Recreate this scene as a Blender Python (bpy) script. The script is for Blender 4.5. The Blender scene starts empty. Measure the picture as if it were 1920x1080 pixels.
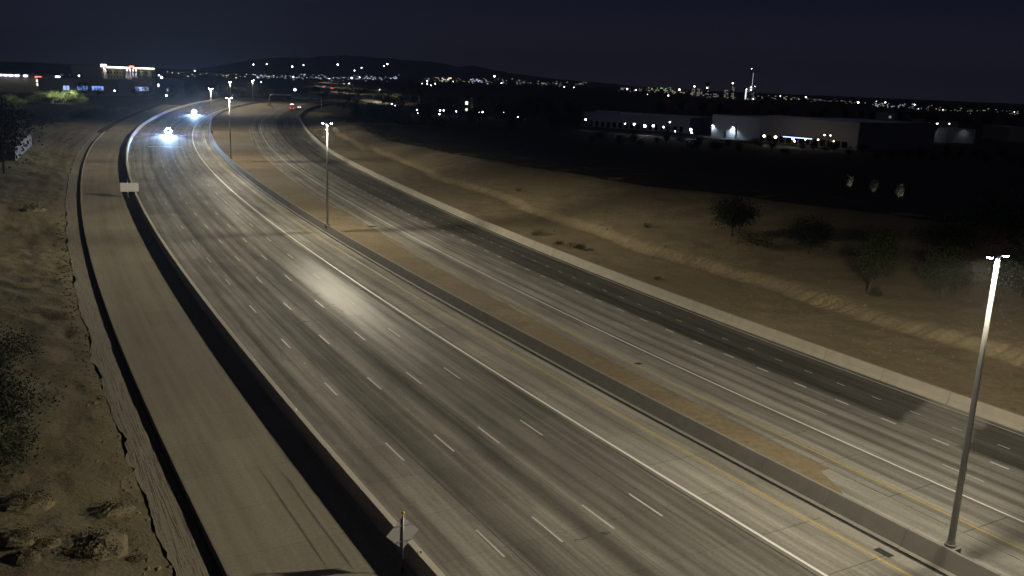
import bpy, bmesh, math, random
from mathutils import Vector, Matrix, noise as mnoise

# ------------------------------------------------------------------ camera, night sky, exposure
scene = bpy.context.scene
col = scene.collection
CAM_H = 22.5                       # camera height over the carriageway (m)
FPX, CX, CY, HORY = 1685.0, 960.0, 540.0, 152.0   # focal length / centre / horizon of the 1920 px photograph
ROLL = math.radians(2.4)
PITCH = math.atan((CY - HORY) * math.cos(ROLL) / FPX)
FW = Vector((0, math.cos(PITCH), -math.sin(PITCH)))
UP = Vector((0, math.sin(PITCH), math.cos(PITCH)))
RT = Vector((1, 0, 0))
cam_data = bpy.data.cameras.new('camera')
cam_data.sensor_width = 36.0
cam_data.lens = FPX * 36.0 / 1920.0
cam_data.clip_start = 0.5
cam_data.clip_end = 60000
cam = bpy.data.objects.new('camera', cam_data)
col.objects.link(cam)
cx_ = RT * math.cos(ROLL) + UP * math.sin(ROLL)
cy_ = -RT * math.sin(ROLL) + UP * math.cos(ROLL)
cz_ = -FW
cam.matrix_world = Matrix(((cx_.x, cy_.x, cz_.x, 0), (cx_.y, cy_.y, cz_.y, 0), (cx_.z, cy_.z, cz_.z, CAM_H), (0, 0, 0, 1)))
scene.camera = cam

world = bpy.data.worlds.new('World')
scene.world = world
world.use_nodes = True
wn = world.node_tree
wn.nodes.clear()
w_out = wn.nodes.new('ShaderNodeOutputWorld')
w_bg = wn.nodes.new('ShaderNodeBackground')
w_tc = wn.nodes.new('ShaderNodeTexCoord')
w_sep = wn.nodes.new('ShaderNodeSeparateXYZ')
w_ramp = wn.nodes.new('ShaderNodeValToRGB')
wn.links.new(w_tc.outputs['Generated'], w_sep.inputs[0])
wn.links.new(w_sep.outputs['Z'], w_ramp.inputs[0])
els = w_ramp.color_ramp.elements
els[0].position = 0.0
els[0].color = (0.0180, 0.0188, 0.0275, 1)       # city glow along the horizon
els[1].position = 1.0
els[1].color = (0.0032, 0.0036, 0.0080, 1)
for p_, c_ in ((0.03, (0.0135, 0.0142, 0.0232, 1)), (0.09, (0.0073, 0.0081, 0.0178, 1)), (0.2, (0.0045, 0.0050, 0.0125, 1))):
    e = els.new(p_)
    e.color = c_
w_bg.inputs['Strength'].default_value = 1.0
wn.links.new(w_ramp.outputs[0], w_bg.inputs['Color'])
wn.links.new(w_bg.outputs[0], w_out.inputs['Surface'])

scene.view_settings.view_transform = 'Standard'
scene.view_settings.look = 'None'
scene.view_settings.exposure = 0.0
scene.view_settings.gamma = 1.0
scene.render.engine = 'CYCLES'
scene.cycles.max_bounces = 4
scene.cycles.diffuse_bounces = 2
scene.cycles.glossy_bounces = 2
scene.cycles.transparent_max_bounces = 6
scene.cycles.sample_clamp_indirect = 4.0
scene.cycles.use_denoising = True

# faint fill sun, added to lift the blacks and stand in for city skyglow
sun_d = bpy.data.lights.new('night_fill', 'SUN')
sun_d.energy = 0.038
sun_d.color = (0.80, 0.84, 1.0)
sun_d.angle = math.radians(40)
sun = bpy.data.objects.new('night_fill', sun_d)
sun.rotation_euler = (math.radians(38), 0, math.radians(-25))
col.objects.link(sun)

LAMP_W = 5500.0       # radiant power scale of one roadway luminaire (W)
LAMP_COL = (1.0, 0.90, 0.68)

rnd = random.Random(11)

# ------------------------------------------------------------------ placing: the road is one circular curve
ARC_C = (1320.5, 815.5)
ARC_R = 1518.4
ARC_A0 = math.atan2(39.1 - ARC_C[1], ARC_C[0] - 16.3)


def pos(s, o, z=0.0):
    """s metres along the freeway, o metres to the left of the solid white carpool line."""
    a = ARC_A0 + s / ARC_R
    return Vector((ARC_C[0] - (ARC_R + o) * math.cos(a), ARC_C[1] + (ARC_R + o) * math.sin(a), z))


def heading(s):
    a = ARC_A0 + s / ARC_R
    return Vector((math.sin(a), math.cos(a), 0))     # direction of growing s


def ray(x, y):
    u, v = x - CX, y - CY
    a = u * math.cos(ROLL) + v * math.sin(ROLL)
    b = -u * math.sin(ROLL) + v * math.cos(ROLL)
    return RT * a - UP * b + FW * FPX


def on_plane(x, y, z=0.0):
    d = ray(x, y)
    t = (z - CAM_H) / d.z
    return Vector((d.x * t, d.y * t, z))


def at_depth(x, y, Y):
    d = ray(x, y)
    t = Y / d.y
    return Vector((d.x * t, Y, CAM_H + d.z * t))


def lerp_tab(tab, s):
    if s <= tab[0][0]:
        return tab[0][1]
    for (a, va), (b, vb) in zip(tab, tab[1:]):
        if s <= b:
            t = (s - a) / (b - a)
            return va + (vb - va) * t
    return tab[-1][1]


def smooth_tab(tab):
    def f(s):
        return sum(lerp_tab(tab, s + d) for d in (-24, -16, -8, 0, 8, 16, 24)) / 7.0
    return f


wall_o = smooth_tab([(-80, 17.2), (140, 17.2), (200, 17.4), (250, 17.8), (290, 18.1), (360, 18.8), (420, 19.6), (504, 22.6), (546, 24.3), (648, 29.4), (760, 37)])
kerb_o = smooth_tab([(-80, 25.0), (12, 25.2), (33, 25.6), (105, 25.8), (150, 25.9), (197, 26.4), (257, 27.3), (301, 27.8), (420, 30), (520, 36), (760, 60)])
med_o = smooth_tab([(-80, -5.8), (330, -5.8), (406, -4.9), (500, -3.6), (760, -3.2)])
div_o = smooth_tab([(-80, 0), (25, 0), (54, 0.8), (88, 1.8), (114, 2.8), (173, 4.6), (229, 6.1), (293, 8.6), (380, 11.0), (450, 12.5), (560, 15), (760, 19)])
barr_o = smooth_tab([(-80, -28.3), (30, -28.4), (54, -29.1), (88, -30.1), (114, -31.6), (173, -34.4), (229, -36.4), (293, -40.2), (380, -43.6), (450, -43.8), (560, -46), (760, -52)])

# ------------------------------------------------------------------ small mesh and object helpers


class MB:
    """collects faces; build() links them as one mesh object"""

    def __init__(self):
        self.v, self.f, self.m, self.uv = [], [], [], []

    def vert(self, p):
        self.v.append(tuple(p))
        return len(self.v) - 1

    def face(self, idx, mi=0, uv=None):
        self.f.append(tuple(idx))
        self.m.append(mi)
        self.uv.append(uv)

    def quad(self, a, b, c, d, mi=0, uv=None):
        i = [self.vert(p) for p in (a, b, c, d)]
        self.face(i, mi, uv)

    def box(self, c, size, mi=0, rot=None):
        hx, hy, hz = size[0] / 2, size[1] / 2, size[2] / 2
        pts = [Vector((sx * hx, sy * hy, sz * hz)) for sz in (-1, 1) for sy in (-1, 1) for sx in (-1, 1)]
        if rot is not None:
            pts = [rot @ p for p in pts]
        c = Vector(c)
        i = [self.vert(c + p) for p in pts]
        for q in ((0, 2, 3, 1), (4, 5, 7, 6), (0, 1, 5, 4), (2, 6, 7, 3), (0, 4, 6, 2), (1, 3, 7, 5)):
            self.face([i[k] for k in q], mi)

    def tube(self, pts, radii, n=8, mi=0, cap=True):
        rings = []
        for k, p in enumerate(pts):
            p = Vector(p)
            a = Vector(pts[max(k - 1, 0)])
            b = Vector(pts[min(k + 1, len(pts) - 1)])
            d = (b - a).normalized()
            ref = Vector((0, 0, 1)) if abs(d.z) < 0.9 else Vector((1, 0, 0))
            x = d.cross(ref).normalized()
            y = d.cross(x).normalized()
            r = radii[k] if isinstance(radii, (list, tuple)) else radii
            rings.append([self.vert(p + (x * math.cos(t) + y * math.sin(t)) * r) for t in [2 * math.pi * j / n for j in range(n)]])
        for r0, r1 in zip(rings, rings[1:]):
            for j in range(n):
                self.face((r0[j], r0[(j + 1) % n], r1[(j + 1) % n], r1[j]), mi)
        if cap:
            self.face(list(reversed(rings[0])), mi)
            self.face(rings[-1], mi)

    def prism(self, prof, y0, y1, mi=0, in0=0.0):
        """closed profile of (x, z) pulled from y0 to y1"""
        a = [self.vert((x, y0, z)) for x, z in prof]
        b = [self.vert((x, y1, z)) for x, z in prof]
        n = len(prof)
        for k in range(n):
            self.face((a[k], a[(k + 1) % n], b[(k + 1) % n], b[k]), mi)
        self.face(list(reversed(a)), mi)
        self.face(b, mi)

    def mesh(self, name, mats, smooth=False):
        me = bpy.data.meshes.new(name)
        me.from_pydata(self.v, [], self.f)
        for m in (mats if isinstance(mats, (list, tuple)) else ([mats] if mats else [])):
            me.materials.append(m)
        me.polygons.foreach_set('material_index', self.m)
        if any(u is not None for u in self.uv):
            lay = me.uv_layers.new(name='road')
            li = 0
            for f, u in zip(self.f, self.uv):
                for k in range(len(f)):
                    lay.data[li].uv = u[k] if u is not None else (0, 0)
                    li += 1
        me.update()
        if smooth:
            me.polygons.foreach_set('use_smooth', [True] * len(me.polygons))
        return me

    def build(self, name, mats, parent=None, smooth=False):
        return link(name, self.mesh(name, mats, smooth), parent)


def link(name, data, parent=None, loc=None, rz=0.0, scale=None):
    o = bpy.data.objects.new(name, data)
    col.objects.link(o)
    o.parent = parent
    if loc is not None:
        o.location = loc
    if rz:
        o.rotation_euler.z = rz
    if scale is not None:
        o.scale = scale if hasattr(scale, '__len__') else (scale,) * 3
    return o


def tag(o, label, cat, group=None):
    o['label'] = label
    o['category'] = cat
    if group:
        o['group'] = group
    return o


def struct(o, label=None):
    o['kind'] = 'structure'
    if label:
        o['label'] = label
    return o


def thing(name, label, cat, loc=(0, 0, 0), rz=0.0, group=None):
    o = bpy.data.objects.new(name, None)
    o.empty_display_size = 0.5
    col.objects.link(o)
    o.location = loc
    o.rotation_euler.z = rz
    return tag(o, label, cat, group)


def copy_tree(o, parent=None):
    c = o.copy()
    col.objects.link(c)
    c.parent = parent
    for ch in o.children:
        copy_tree(ch, c)
    return c


# ------------------------------------------------------------------ materials


def new_mat(name):
    m = bpy.data.materials.new(name)
    m.use_nodes = True
    nt = m.node_tree
    return m, nt, nt.nodes['Principled BSDF']


def node(nt, kind, **kw):
    n = nt.nodes.new(kind)
    for k, v in kw.items():
        if k.startswith('i_'):
            key = k[2:]
            n.inputs[int(key) if key.isdigit() else key].default_value = v
        else:
            setattr(n, k, v)
    return n


def math_n(nt, op, a, b=None, clamp=False):
    n = nt.nodes.new('ShaderNodeMath')
    n.operation = op
    n.use_clamp = clamp
    for i, x in enumerate((a, b)):
        if x is None:
            continue
        if isinstance(x, (int, float)):
            n.inputs[i].default_value = x
        else:
            nt.links.new(x, n.inputs[i])
    return n.outputs[0]


def map_range(nt, x, a, b, c=0.0, d=1.0, smooth=True):
    n = nt.nodes.new('ShaderNodeMapRange')
    n.interpolation_type = 'SMOOTHSTEP' if smooth else 'LINEAR'
    nt.links.new(x, n.inputs[0])
    for i, v in enumerate((a, b, c, d)):
        n.inputs[i + 1].default_value = v
    return n.outputs[0]


def mixc(nt, fac, a, b, mode='MIX'):
    n = nt.nodes.new('ShaderNodeMix')
    n.data_type = 'RGBA'
    n.blend_type = mode
    for sock, x in ((n.inputs[0], fac), (n.inputs[6], a), (n.inputs[7], b)):
        if isinstance(x, (int, float)):
            sock.default_value = x
        elif isinstance(x, tuple):
            sock.default_value = (*x, 1) if len(x) == 3 else x
        else:
            nt.links.new(x, sock)
    return n.outputs[2]


def noise_n(nt, vec, scale, detail=4.0, rough=0.55):
    n = nt.nodes.new('ShaderNodeTexNoise')
    n.inputs['Scale'].default_value = scale
    n.inputs['Detail'].default_value = detail
    n.inputs['Roughness'].default_value = rough
    if vec is not None:
        nt.links.new(vec, n.inputs['Vector'])
    return n.outputs['Fac']


def scaled(nt, vec, s):
    n = nt.nodes.new('ShaderNodeMapping')
    n.inputs['Scale'].default_value = s
    nt.links.new(vec, n.inputs['Vector'])
    return n.outputs[0]


def plain(name, colr, rough=0.6, metal=0.0, var=0.15, scale=3.0, spec=0.5, bump=0.0):
    """one colour with a little grain"""
    m, nt, b = new_mat(name)
    tc = node(nt, 'ShaderNodeTexCoord')
    f = noise_n(nt, tc.outputs['Object'], scale, 5)
    lo = tuple(c * (1 - var) for c in colr)
    hi = tuple(min(1, c * (1 + var)) for c in colr)
    nt.links.new(mixc(nt, f, lo, hi), b.inputs['Base Color'])
    b.inputs['Roughness'].default_value = rough
    b.inputs['Metallic'].default_value = metal
    b.inputs['Specular IOR Level'].default_value = spec
    if bump:
        bn = node(nt, 'ShaderNodeBump', i_Strength=bump, i_Distance=0.1)
        nt.links.new(f, bn.inputs['Height'])
        nt.links.new(bn.outputs[0], b.inputs['Normal'])
    return m


def glow(name, colr, strength):
    m, nt, b = new_mat(name)
    b.inputs['Base Color'].default_value = (*[c * 0.6 for c in colr], 1)
    b.inputs['Emission Color'].default_value = (*colr, 1)
    b.inputs['Emission Strength'].default_value = strength
    return m


def ramp_n(nt, x, stops):
    n = nt.nodes.new('ShaderNodeValToRGB')
    e = n.color_ramp.elements
    e[0].position, e[1].position = stops[0][0], stops[-1][0]
    e[0].color = (*[stops[0][1]] * 3, 1)
    e[1].color = (*[stops[-1][1]] * 3, 1)
    for p, v in stops[1:-1]:
        k = e.new(p)
        k.color = (v, v, v, 1)
    nt.links.new(x, n.inputs[0])
    return n.outputs[0]


def road_mat(name, lo, hi, prof, u0, u1, streak=0.5, dark_end=None, rough=0.5, seed=0.0, joints=(), polish=(0.0, 0.0), spec=0.10):
    """pavement: colour follows the lanes; u = metres across, v = metres along"""
    m, nt, b = new_mat(name)
    uv = node(nt, 'ShaderNodeUVMap', uv_map='road')
    off = node(nt, 'ShaderNodeVectorMath', operation='ADD')
    nt.links.new(uv.outputs[0], off.inputs[0])
    off.inputs[1].default_value = (0, 0, seed)
    vec = off.outputs[0]
    sep = node(nt, 'ShaderNodeSeparateXYZ')
    nt.links.new(uv.outputs[0], sep.inputs[0])
    u, v = sep.outputs[0], sep.outputs[1]
    # slow wander of the tyre paths
    wob = noise_n(nt, scaled(nt, vec, (0.15, 0.03, 1)), 1.0, 3)
    uu = math_n(nt, 'ADD', u, math_n(nt, 'MULTIPLY', math_n(nt, 'SUBTRACT', wob, 0.5), 1.1))
    t = map_range(nt, uu, u0, u1, smooth=False)
    lane = ramp_n(nt, t, [((p - u0) / (u1 - u0), val) for p, val in prof])
    s1 = noise_n(nt, scaled(nt, vec, (1.3, 0.012, 1)), 1.0, 4, 0.6)
    s2 = noise_n(nt, scaled(nt, vec, (4.2, 0.020, 5)), 1.0, 4, 0.6)
    s3 = noise_n(nt, scaled(nt, vec, (0.5, 0.07, 1)), 1.0, 6, 0.66)
    spots_n = noise_n(nt, scaled(nt, vec, (1.3, 0.5, 9)), 1.0, 3, 0.55)
    grain = noise_n(nt, vec, 5.0, 6, 0.7)
    st = math_n(nt, 'ADD', math_n(nt, 'MULTIPLY', s1, 0.78), math_n(nt, 'MULTIPLY', s2, 0.22))
    st = map_range(nt, st, 0.34, 0.66, 1.0 - streak, 1.0 + streak * 0.6)
    bl = math_n(nt, 'MULTIPLY', map_range(nt, s3, 0.32, 0.68, 1.0 - 0.62 * streak, 1.0 + 0.42 * streak), map_range(nt, spots_n, 0.60, 0.74, 1.0, 1.0 - 0.5 * streak))
    gr = map_range(nt, grain, 0.25, 0.75, 0.86, 1.12)
    k = math_n(nt, 'MULTIPLY', math_n(nt, 'MULTIPLY', lane, st), math_n(nt, 'MULTIPLY', bl, gr))
    cell = node(nt, 'ShaderNodeCombineXYZ')
    fv = math_n(nt, 'DIVIDE', v, 4.7)
    nt.links.new(math_n(nt, 'FLOOR', math_n(nt, 'DIVIDE', u, 3.25)), cell.inputs[0])
    nt.links.new(math_n(nt, 'FLOOR', fv), cell.inputs[1])
    wn_ = node(nt, 'ShaderNodeTexWhiteNoise', noise_dimensions='2D')
    nt.links.new(cell.outputs[0], wn_.inputs['Vector'])
    k = math_n(nt, 'MULTIPLY', k, map_range(nt, wn_.outputs['Value'], 0, 1, 0.93, 1.06, smooth=False))
    fj = math_n(nt, 'ABSOLUTE', math_n(nt, 'SUBTRACT', math_n(nt, 'FRACT', fv), 0.5))
    k = math_n(nt, 'MULTIPLY', k, map_range(nt, fj, 0.488, 0.496, 1.0, 0.86))
    for j0, jw, jd in joints:
        dj = math_n(nt, 'ABSOLUTE', math_n(nt, 'SUBTRACT', u, j0))
        k = math_n(nt, 'MULTIPLY', k, map_range(nt, dj, jw * 0.4, jw, jd, 1.0))
    if dark_end is not None:
        k = math_n(nt, 'MULTIPLY', k, dark_end(nt, u, v, vec))
    base = mixc(nt, s3, lo, hi)
    colr = mixc(nt, 1.0, base, k, 'MULTIPLY')
    nt.links.new(colr, b.inputs['Base Color'])
    r = map_range(nt, st, 0.5, 1.3, rough - 0.04, rough + 0.05)
    nt.links.new(r, b.inputs['Roughness'])
    b.inputs['Specular IOR Level'].default_value = 0.5
    pol = math_n(nt, 'MULTIPLY', map_range(nt, uu, polish[0] - 0.5, polish[0] + 0.4), map_range(nt, uu, polish[1] + 1.5, polish[1] - 1.0))
    pol = math_n(nt, 'MULTIPLY', pol, map_range(nt, v, 110.0, 150.0, 1.0, 0.15))
    sp_ = math_n(nt, 'MULTIPLY', map_range(nt, st, 0.62, 1.15, 0.1, 1.9), map_range(nt, pol, 0, 1, spec * 0.35, spec * 1.5, smooth=False))
    nt.links.new(sp_, b.inputs['Specular IOR Level'])
    r = math_n(nt, 'SUBTRACT', r, math_n(nt, 'MULTIPLY', pol, 0.14))
    nt.links.new(r, b.inputs['Roughness'])
    bn = node(nt, 'ShaderNodeBump', i_Strength=0.12, i_Distance=0.02)
    nt.links.new(grain, bn.inputs['Height'])
    nt.links.new(bn.outputs[0], b.inputs['Normal'])
    return m


def soil_mat(name, dark, light, scale=0.25, bump=0.5, streak=False):
    m, nt, b = new_mat(name)
    tc = node(nt, 'ShaderNodeTexCoord')
    vec = tc.outputs['Object']
    n1 = noise_n(nt, vec, scale, 6, 0.6)
    n2 = noise_n(nt, vec, scale * 9, 6, 0.65)
    n3 = noise_n(nt, vec, scale * 0.25, 3, 0.5)
    f = math_n(nt, 'ADD', math_n(nt, 'MULTIPLY', n1, 0.5), math_n(nt, 'MULTIPLY', n2, 0.5))
    f = map_range(nt, f, 0.34, 0.66)
    c = mixc(nt, f, dark, light)
    c = mixc(nt, map_range(nt, n3, 0.4, 0.65), c, mixc(nt, 0.5, dark, tuple(x * 0.8 for x in light)))
    nt.links.new(c, b.inputs['Base Color'])
    b.inputs['Roughness'].default_value = 0.95
    b.inputs['Specular IOR Level'].default_value = 0.15
    bn = node(nt, 'ShaderNodeBump', i_Strength=bump, i_Distance=0.15)
    nt.links.new(n2, bn.inputs['Height'])
    nt.links.new(bn.outputs[0], b.inputs['Normal'])
    return m


def leaf_mat(name, dark, light):
    m, nt, b = new_mat(name)
    g = node(nt, 'ShaderNodeNewGeometry')
    c = mixc(nt, g.outputs['Random Per Island'], dark, light)
    nt.links.new(c, b.inputs['Base Color'])
    b.inputs['Roughness'].default_value = 0.75
    b.inputs['Specular IOR Level'].default_value = 0.2
    return m


def right_patch(nt, u, v, vec):
    """the outer lanes of the far carriageway are old dark asphalt with a gap of new concrete"""
    n = noise_n(nt, scaled(nt, vec, (0.6, 0.25, 1)), 1.0, 4)
    vv = math_n(nt, 'ADD', v, math_n(nt, 'MULTIPLY', math_n(nt, 'ADD', u, 24.0), 0.35))
    vv = math_n(nt, 'ADD', vv, math_n(nt, 'MULTIPLY', math_n(nt, 'SUBTRACT', n, 0.5), 2.2))
    gap_a = map_range(nt, vv, 8.2, 8.9)
    gap_b = map_range(nt, vv, 13.9, 13.0)
    gap = math_n(nt, 'MULTIPLY', gap_a, gap_b)
    uu = math_n(nt, 'ADD', u, math_n(nt, 'MULTIPLY', math_n(nt, 'SUBTRACT', n, 0.5), 0.8))
    edge = map_range(nt, uu, -20.6, -21.6)
    edge = math_n(nt, 'MULTIPLY', edge, map_range(nt, uu, -28.4, -26.9, 0.55, 1.0))
    d = math_n(nt, 'MULTIPLY', edge, math_n(nt, 'SUBTRACT', 1.0, gap))
    return map_range(nt, d, 0.0, 1.0, 1.0, 0.42, smooth=False)


PROF_MAIN = [(-6.5, 0.9), (-5.2, 1.12), (-3.6, 1.16), (-2.6, 1.04), (-1.2, 1.18), (0.3, 1.08), (0.75, 0.62), (1.4, 0.66), (2.1, 0.86), (2.9, 0.70), (3.6, 0.80), (4.3, 0.66),
             (5.0, 0.84), (5.8, 0.7), (6.6, 0.86), (7.2, 0.60), (7.7, 0.50), (8.3, 0.88), (9.5, 0.95), (10.2, 0.78), (10.9, 0.70), (11.6, 0.72), (12.2, 0.60), (12.45, 1.0), (13.2, 1.02), (17.5, 0.96)]
PROF_RIGHT = [(-29, 0.85), (-26, 0.85), (-22.5, 0.8), (-21, 0.85), (-20, 0.72), (-19.2, 0.95), (-18.2, 0.68), (-17.4, 0.98), (-16.4, 0.78), (-15.6, 1.12), (-14.4, 1.05), (-13.2, 0.85), (-12.2, 1.02), (-10, 1.08)]
M = {}
M['pave_main'] = road_mat('worn concrete pavement', (0.235, 0.222, 0.195), (0.30, 0.285, 0.25), PROF_MAIN, -6.5, 17.5, 0.33, rough=0.72, joints=((12.42, 0.06, 0.55), (9.95, 0.04, 0.8), (6.72, 0.04, 0.78), (3.5, 0.04, 0.8), (0.45, 0.05, 0.6), (16.0, 0.04, 0.85)), polish=(0.9, 5.4), spec=0.06)
M['pave_right'] = road_mat('worn concrete pavement far side', (0.24, 0.23, 0.203), (0.31, 0.295, 0.262), PROF_RIGHT, -29, -10, 0.34, right_patch, rough=0.7, seed=7.0, joints=((-14.3, 0.04, 0.75), (-17.7, 0.04, 0.75), (-21.0, 0.05, 0.75), (-27.6, 0.05, 0.6)), polish=(-18.5, -14.0), spec=0.14)
M['pave_ramp'] = road_mat('ramp concrete', (0.262, 0.236, 0.182), (0.305, 0.276, 0.217), [(17, 0.95), (19, 1.0), (20.6, 0.93), (22, 1.0), (23.2, 0.94), (26, 1.0)], 17, 26, 0.10, rough=0.8, seed=3.0)
M['joint'] = plain('dark joint sealant', (0.03, 0.03, 0.03), 0.8)
M['white_paint'] = plain('worn white road paint', (0.80, 0.79, 0.75), 0.6, var=0.2, scale=9)
M['dash_paint'] = plain('worn lane dash paint', (0.60, 0.59, 0.55), 0.65, var=0.3, scale=7)
M['dull_paint'] = plain('faded white road paint', (0.52, 0.51, 0.47), 0.65, var=0.35, scale=6)
M['yellow_paint'] = plain('worn yellow road paint', (0.52, 0.38, 0.09), 0.6, var=0.4, scale=5)
M['barrier'] = plain('grey barrier concrete', (0.235, 0.225, 0.20), 0.85, var=0.22, scale=1.2, spec=0.3)
M['barrier_light'] = plain('pale barrier concrete', (0.30, 0.275, 0.22), 0.85, var=0.25, scale=1.0, spec=0.3)
M['kerb'] = plain('kerb concrete', (0.20, 0.18, 0.145), 0.9, var=0.2, scale=1.5, spec=0.2)
M['lit_cap'] = plain('pale coping concrete', (0.50, 0.46, 0.39), 0.85, var=0.15, scale=1.5, spec=0.3)  # paler wall concrete, brightness of the lit top put into the colour
M['wall'] = plain('wall concrete', (0.37, 0.345, 0.30), 0.85, var=0.2, scale=1.5, spec=0.3)
M['soil'] = soil_mat('brown desert soil', (0.15, 0.120, 0.072), (0.275, 0.222, 0.135), 0.22)
M['soil_left'] = soil_mat('olive brown embankment soil', (0.10, 0.087, 0.054), (0.20, 0.172, 0.106), 0.3, 0.9)
M['soil_median'] = soil_mat('tan median soil', (0.17, 0.135, 0.085), (0.29, 0.235, 0.15), 0.2, 0.25)
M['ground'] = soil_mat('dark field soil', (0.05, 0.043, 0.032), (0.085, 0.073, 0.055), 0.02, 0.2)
M['steel'] = plain('galvanised steel', (0.34, 0.34, 0.33), 0.5, 0.55, var=0.1, scale=2)
M['dark_steel'] = plain('dark painted steel', (0.05, 0.05, 0.048), 0.5, 0.2)
M['alu'] = plain('bare aluminium sign back', (0.36, 0.36, 0.35), 0.5, 0.1, var=0.08, scale=2)
M['sign_green'] = plain('dark green sign sheeting', (0.02, 0.10, 0.07), 0.5)
M['sign_yellow'] = plain('yellow sheeting', (0.55, 0.36, 0.02), 0.5)
M['bark'] = plain('bark', (0.075, 0.055, 0.038), 0.9, var=0.3, scale=6)
M['leaf'] = leaf_mat('olive leaves', (0.022, 0.029, 0.014), (0.058, 0.070, 0.032))
M['leaf_dark'] = leaf_mat('dark evergreen leaves', (0.016, 0.021, 0.012), (0.040, 0.050, 0.027))
M['leaf_green'] = leaf_mat('palo verde leaves', (0.07, 0.09, 0.035), (0.18, 0.21, 0.09))
M['twig'] = leaf_mat('dry brown brush', (0.03, 0.024, 0.016), (0.09, 0.07, 0.042))
M['lens'] = glow('lit luminaire lens', (0.95, 0.90, 1.0), 110.0)
M['lens_cool'] = glow('cool white lamp', (0.86, 0.88, 1.0), 26.0)
M['lens_blue'] = glow('bluish lamp', (0.55, 0.55, 1.0), 24.0)
M['lens_warm'] = glow('warm white lamp', (1.0, 0.86, 0.6), 14.0)
M['lens_dim'] = glow('faint far lamp', (1.0, 0.92, 0.75), 3.0)
M['police_blue'] = glow('blue emergency light', (0.22, 0.20, 1.0), 700.0)
M['police_red'] = glow('red emergency light', (1.0, 0.05, 0.12), 25.0)
M['headlight'] = glow('white headlight', (0.80, 0.84, 1.0), 1600.0)
M['tail'] = glow('red tail light', (1.0, 0.07, 0.04), 6.0)
M['tail_white'] = glow('white marker light', (1.0, 0.9, 0.8), 12.0)
M['car_dark'] = plain('dark car paint', (0.02, 0.021, 0.024), 0.3, var=0.05)
M['car_white'] = plain('white car paint', (0.6, 0.6, 0.6), 0.3, var=0.04)
M['car_red'] = plain('red vehicle paint', (0.28, 0.03, 0.025), 0.35, var=0.06)
M['glass'] = plain('tinted glass', (0.012, 0.014, 0.016), 0.08, var=0.02)
M['rubber'] = plain('tyre rubber', (0.02, 0.02, 0.02), 0.85)

# ------------------------------------------------------------------ ground, roads
def strip(name, fa, fb, s0, s1, ds, z, m, nlat=1, parent=None, uoff=None, zfun=None):
    """a sheet between two lines that follow the freeway; UV = (metres across, metres along)"""
    mb = MB()
    n = max(1, int(round((s1 - s0) / ds)))
    rows = []
    for i in range(n + 1):
        s = s0 + (s1 - s0) * i / n
        a, b = fa(s), fb(s)
        d = uoff(s) if uoff else 0.0
        row = []
        for j in range(nlat + 1):
            o = a + (b - a) * j / nlat
            zz = zfun(s, o, j / nlat) if zfun else z
            row.append((mb.vert(pos(s, o, zz)), (o + d, s)))
        rows.append(row)
    for r0, r1 in zip(rows, rows[1:]):
        for j in range(nlat):
            mb.face((r0[j][0], r0[j + 1][0], r1[j + 1][0], r1[j][0]), 0, (r0[j][1], r0[j + 1][1], r1[j + 1][1], r1[j][1]))
    o = mb.build(name, m, parent, smooth=bool(zfun))
    # faces must look up
    if o.data.polygons[0].normal.z < 0:
        o.data.flip_normals()
    return o


mb = MB()
NG = 24
mb.quad((-14000, -400, -0.08), (14000, -400, -0.08), (14000, 14500, -0.08), (-14000, 14500, -0.08))
struct(mb.build('ground', M['ground']))

main_road = struct(strip('main_road', lambda s: wall_o(s) - 0.1, lambda s: med_o(s) + 0.05, -60, 760, 8, 0.0, M['pave_main'], 6))
far_road = struct(strip('far_road', lambda s: -10.2 - div_o(s), lambda s: barr_o(s) + 0.1, -60, 760, 8, 0.0, M['pave_right'], 5, uoff=div_o))
ramp_road = struct(strip('ramp_road', lambda s: kerb_o(s) + 0.05, lambda s: wall_o(s) + 0.2, -60, 560, 8, 0.0, M['pave_ramp'], 3))
struct(strip('median_soil', lambda s: med_o(s) - 0.2, lambda s: -10.6 - div_o(s), -60, 760, 8, -0.02, M['soil_median'], 4))
struct(strip('median_shoulder', lambda s: med_o(s) - 0.3, lambda s: -10.22, -60, 9, 3, -0.006, M['pave_right'], 3))
# a thin tongue of washed soil lying over the inner shoulder of the far carriageway
soil_edge = MB()
prev = None
for i in range(0, 75):
    s = 5.0 + i * 1.6
    w = 1.0 - 0.9 * math.exp(-max(0, s - 5) / 4.0)
    o0 = med_o(s) - 0.5
    o1 = -10.2 - div_o(s) - (0.35 * w + 0.5 * (mnoise.noise(Vector((s * 0.35, 0, 3))) )) + (1 - w) * 3.2
    o1 = min(o1, o0 - 0.05)
    cur = (soil_edge.vert(pos(s, o0, 0.012)), soil_edge.vert(pos(s, o1, 0.006)))
    if prev:
        soil_edge.face((prev[0], prev[1], cur[1], cur[0]))
    prev = cur
so = soil_edge.build('washed_soil', M['soil_median'])
if so.data.polygons[0].normal.z < 0:
    so.data.flip_normals()
struct(so)


def fnoise(x, y, z=0.0):
    return mnoise.noise(Vector((x, y, z)))


crest_t = smooth_tab([(-60, 56), (70, 54), (100, 34), (144, 29), (181, 25), (282, 20), (520, 16)])


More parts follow.
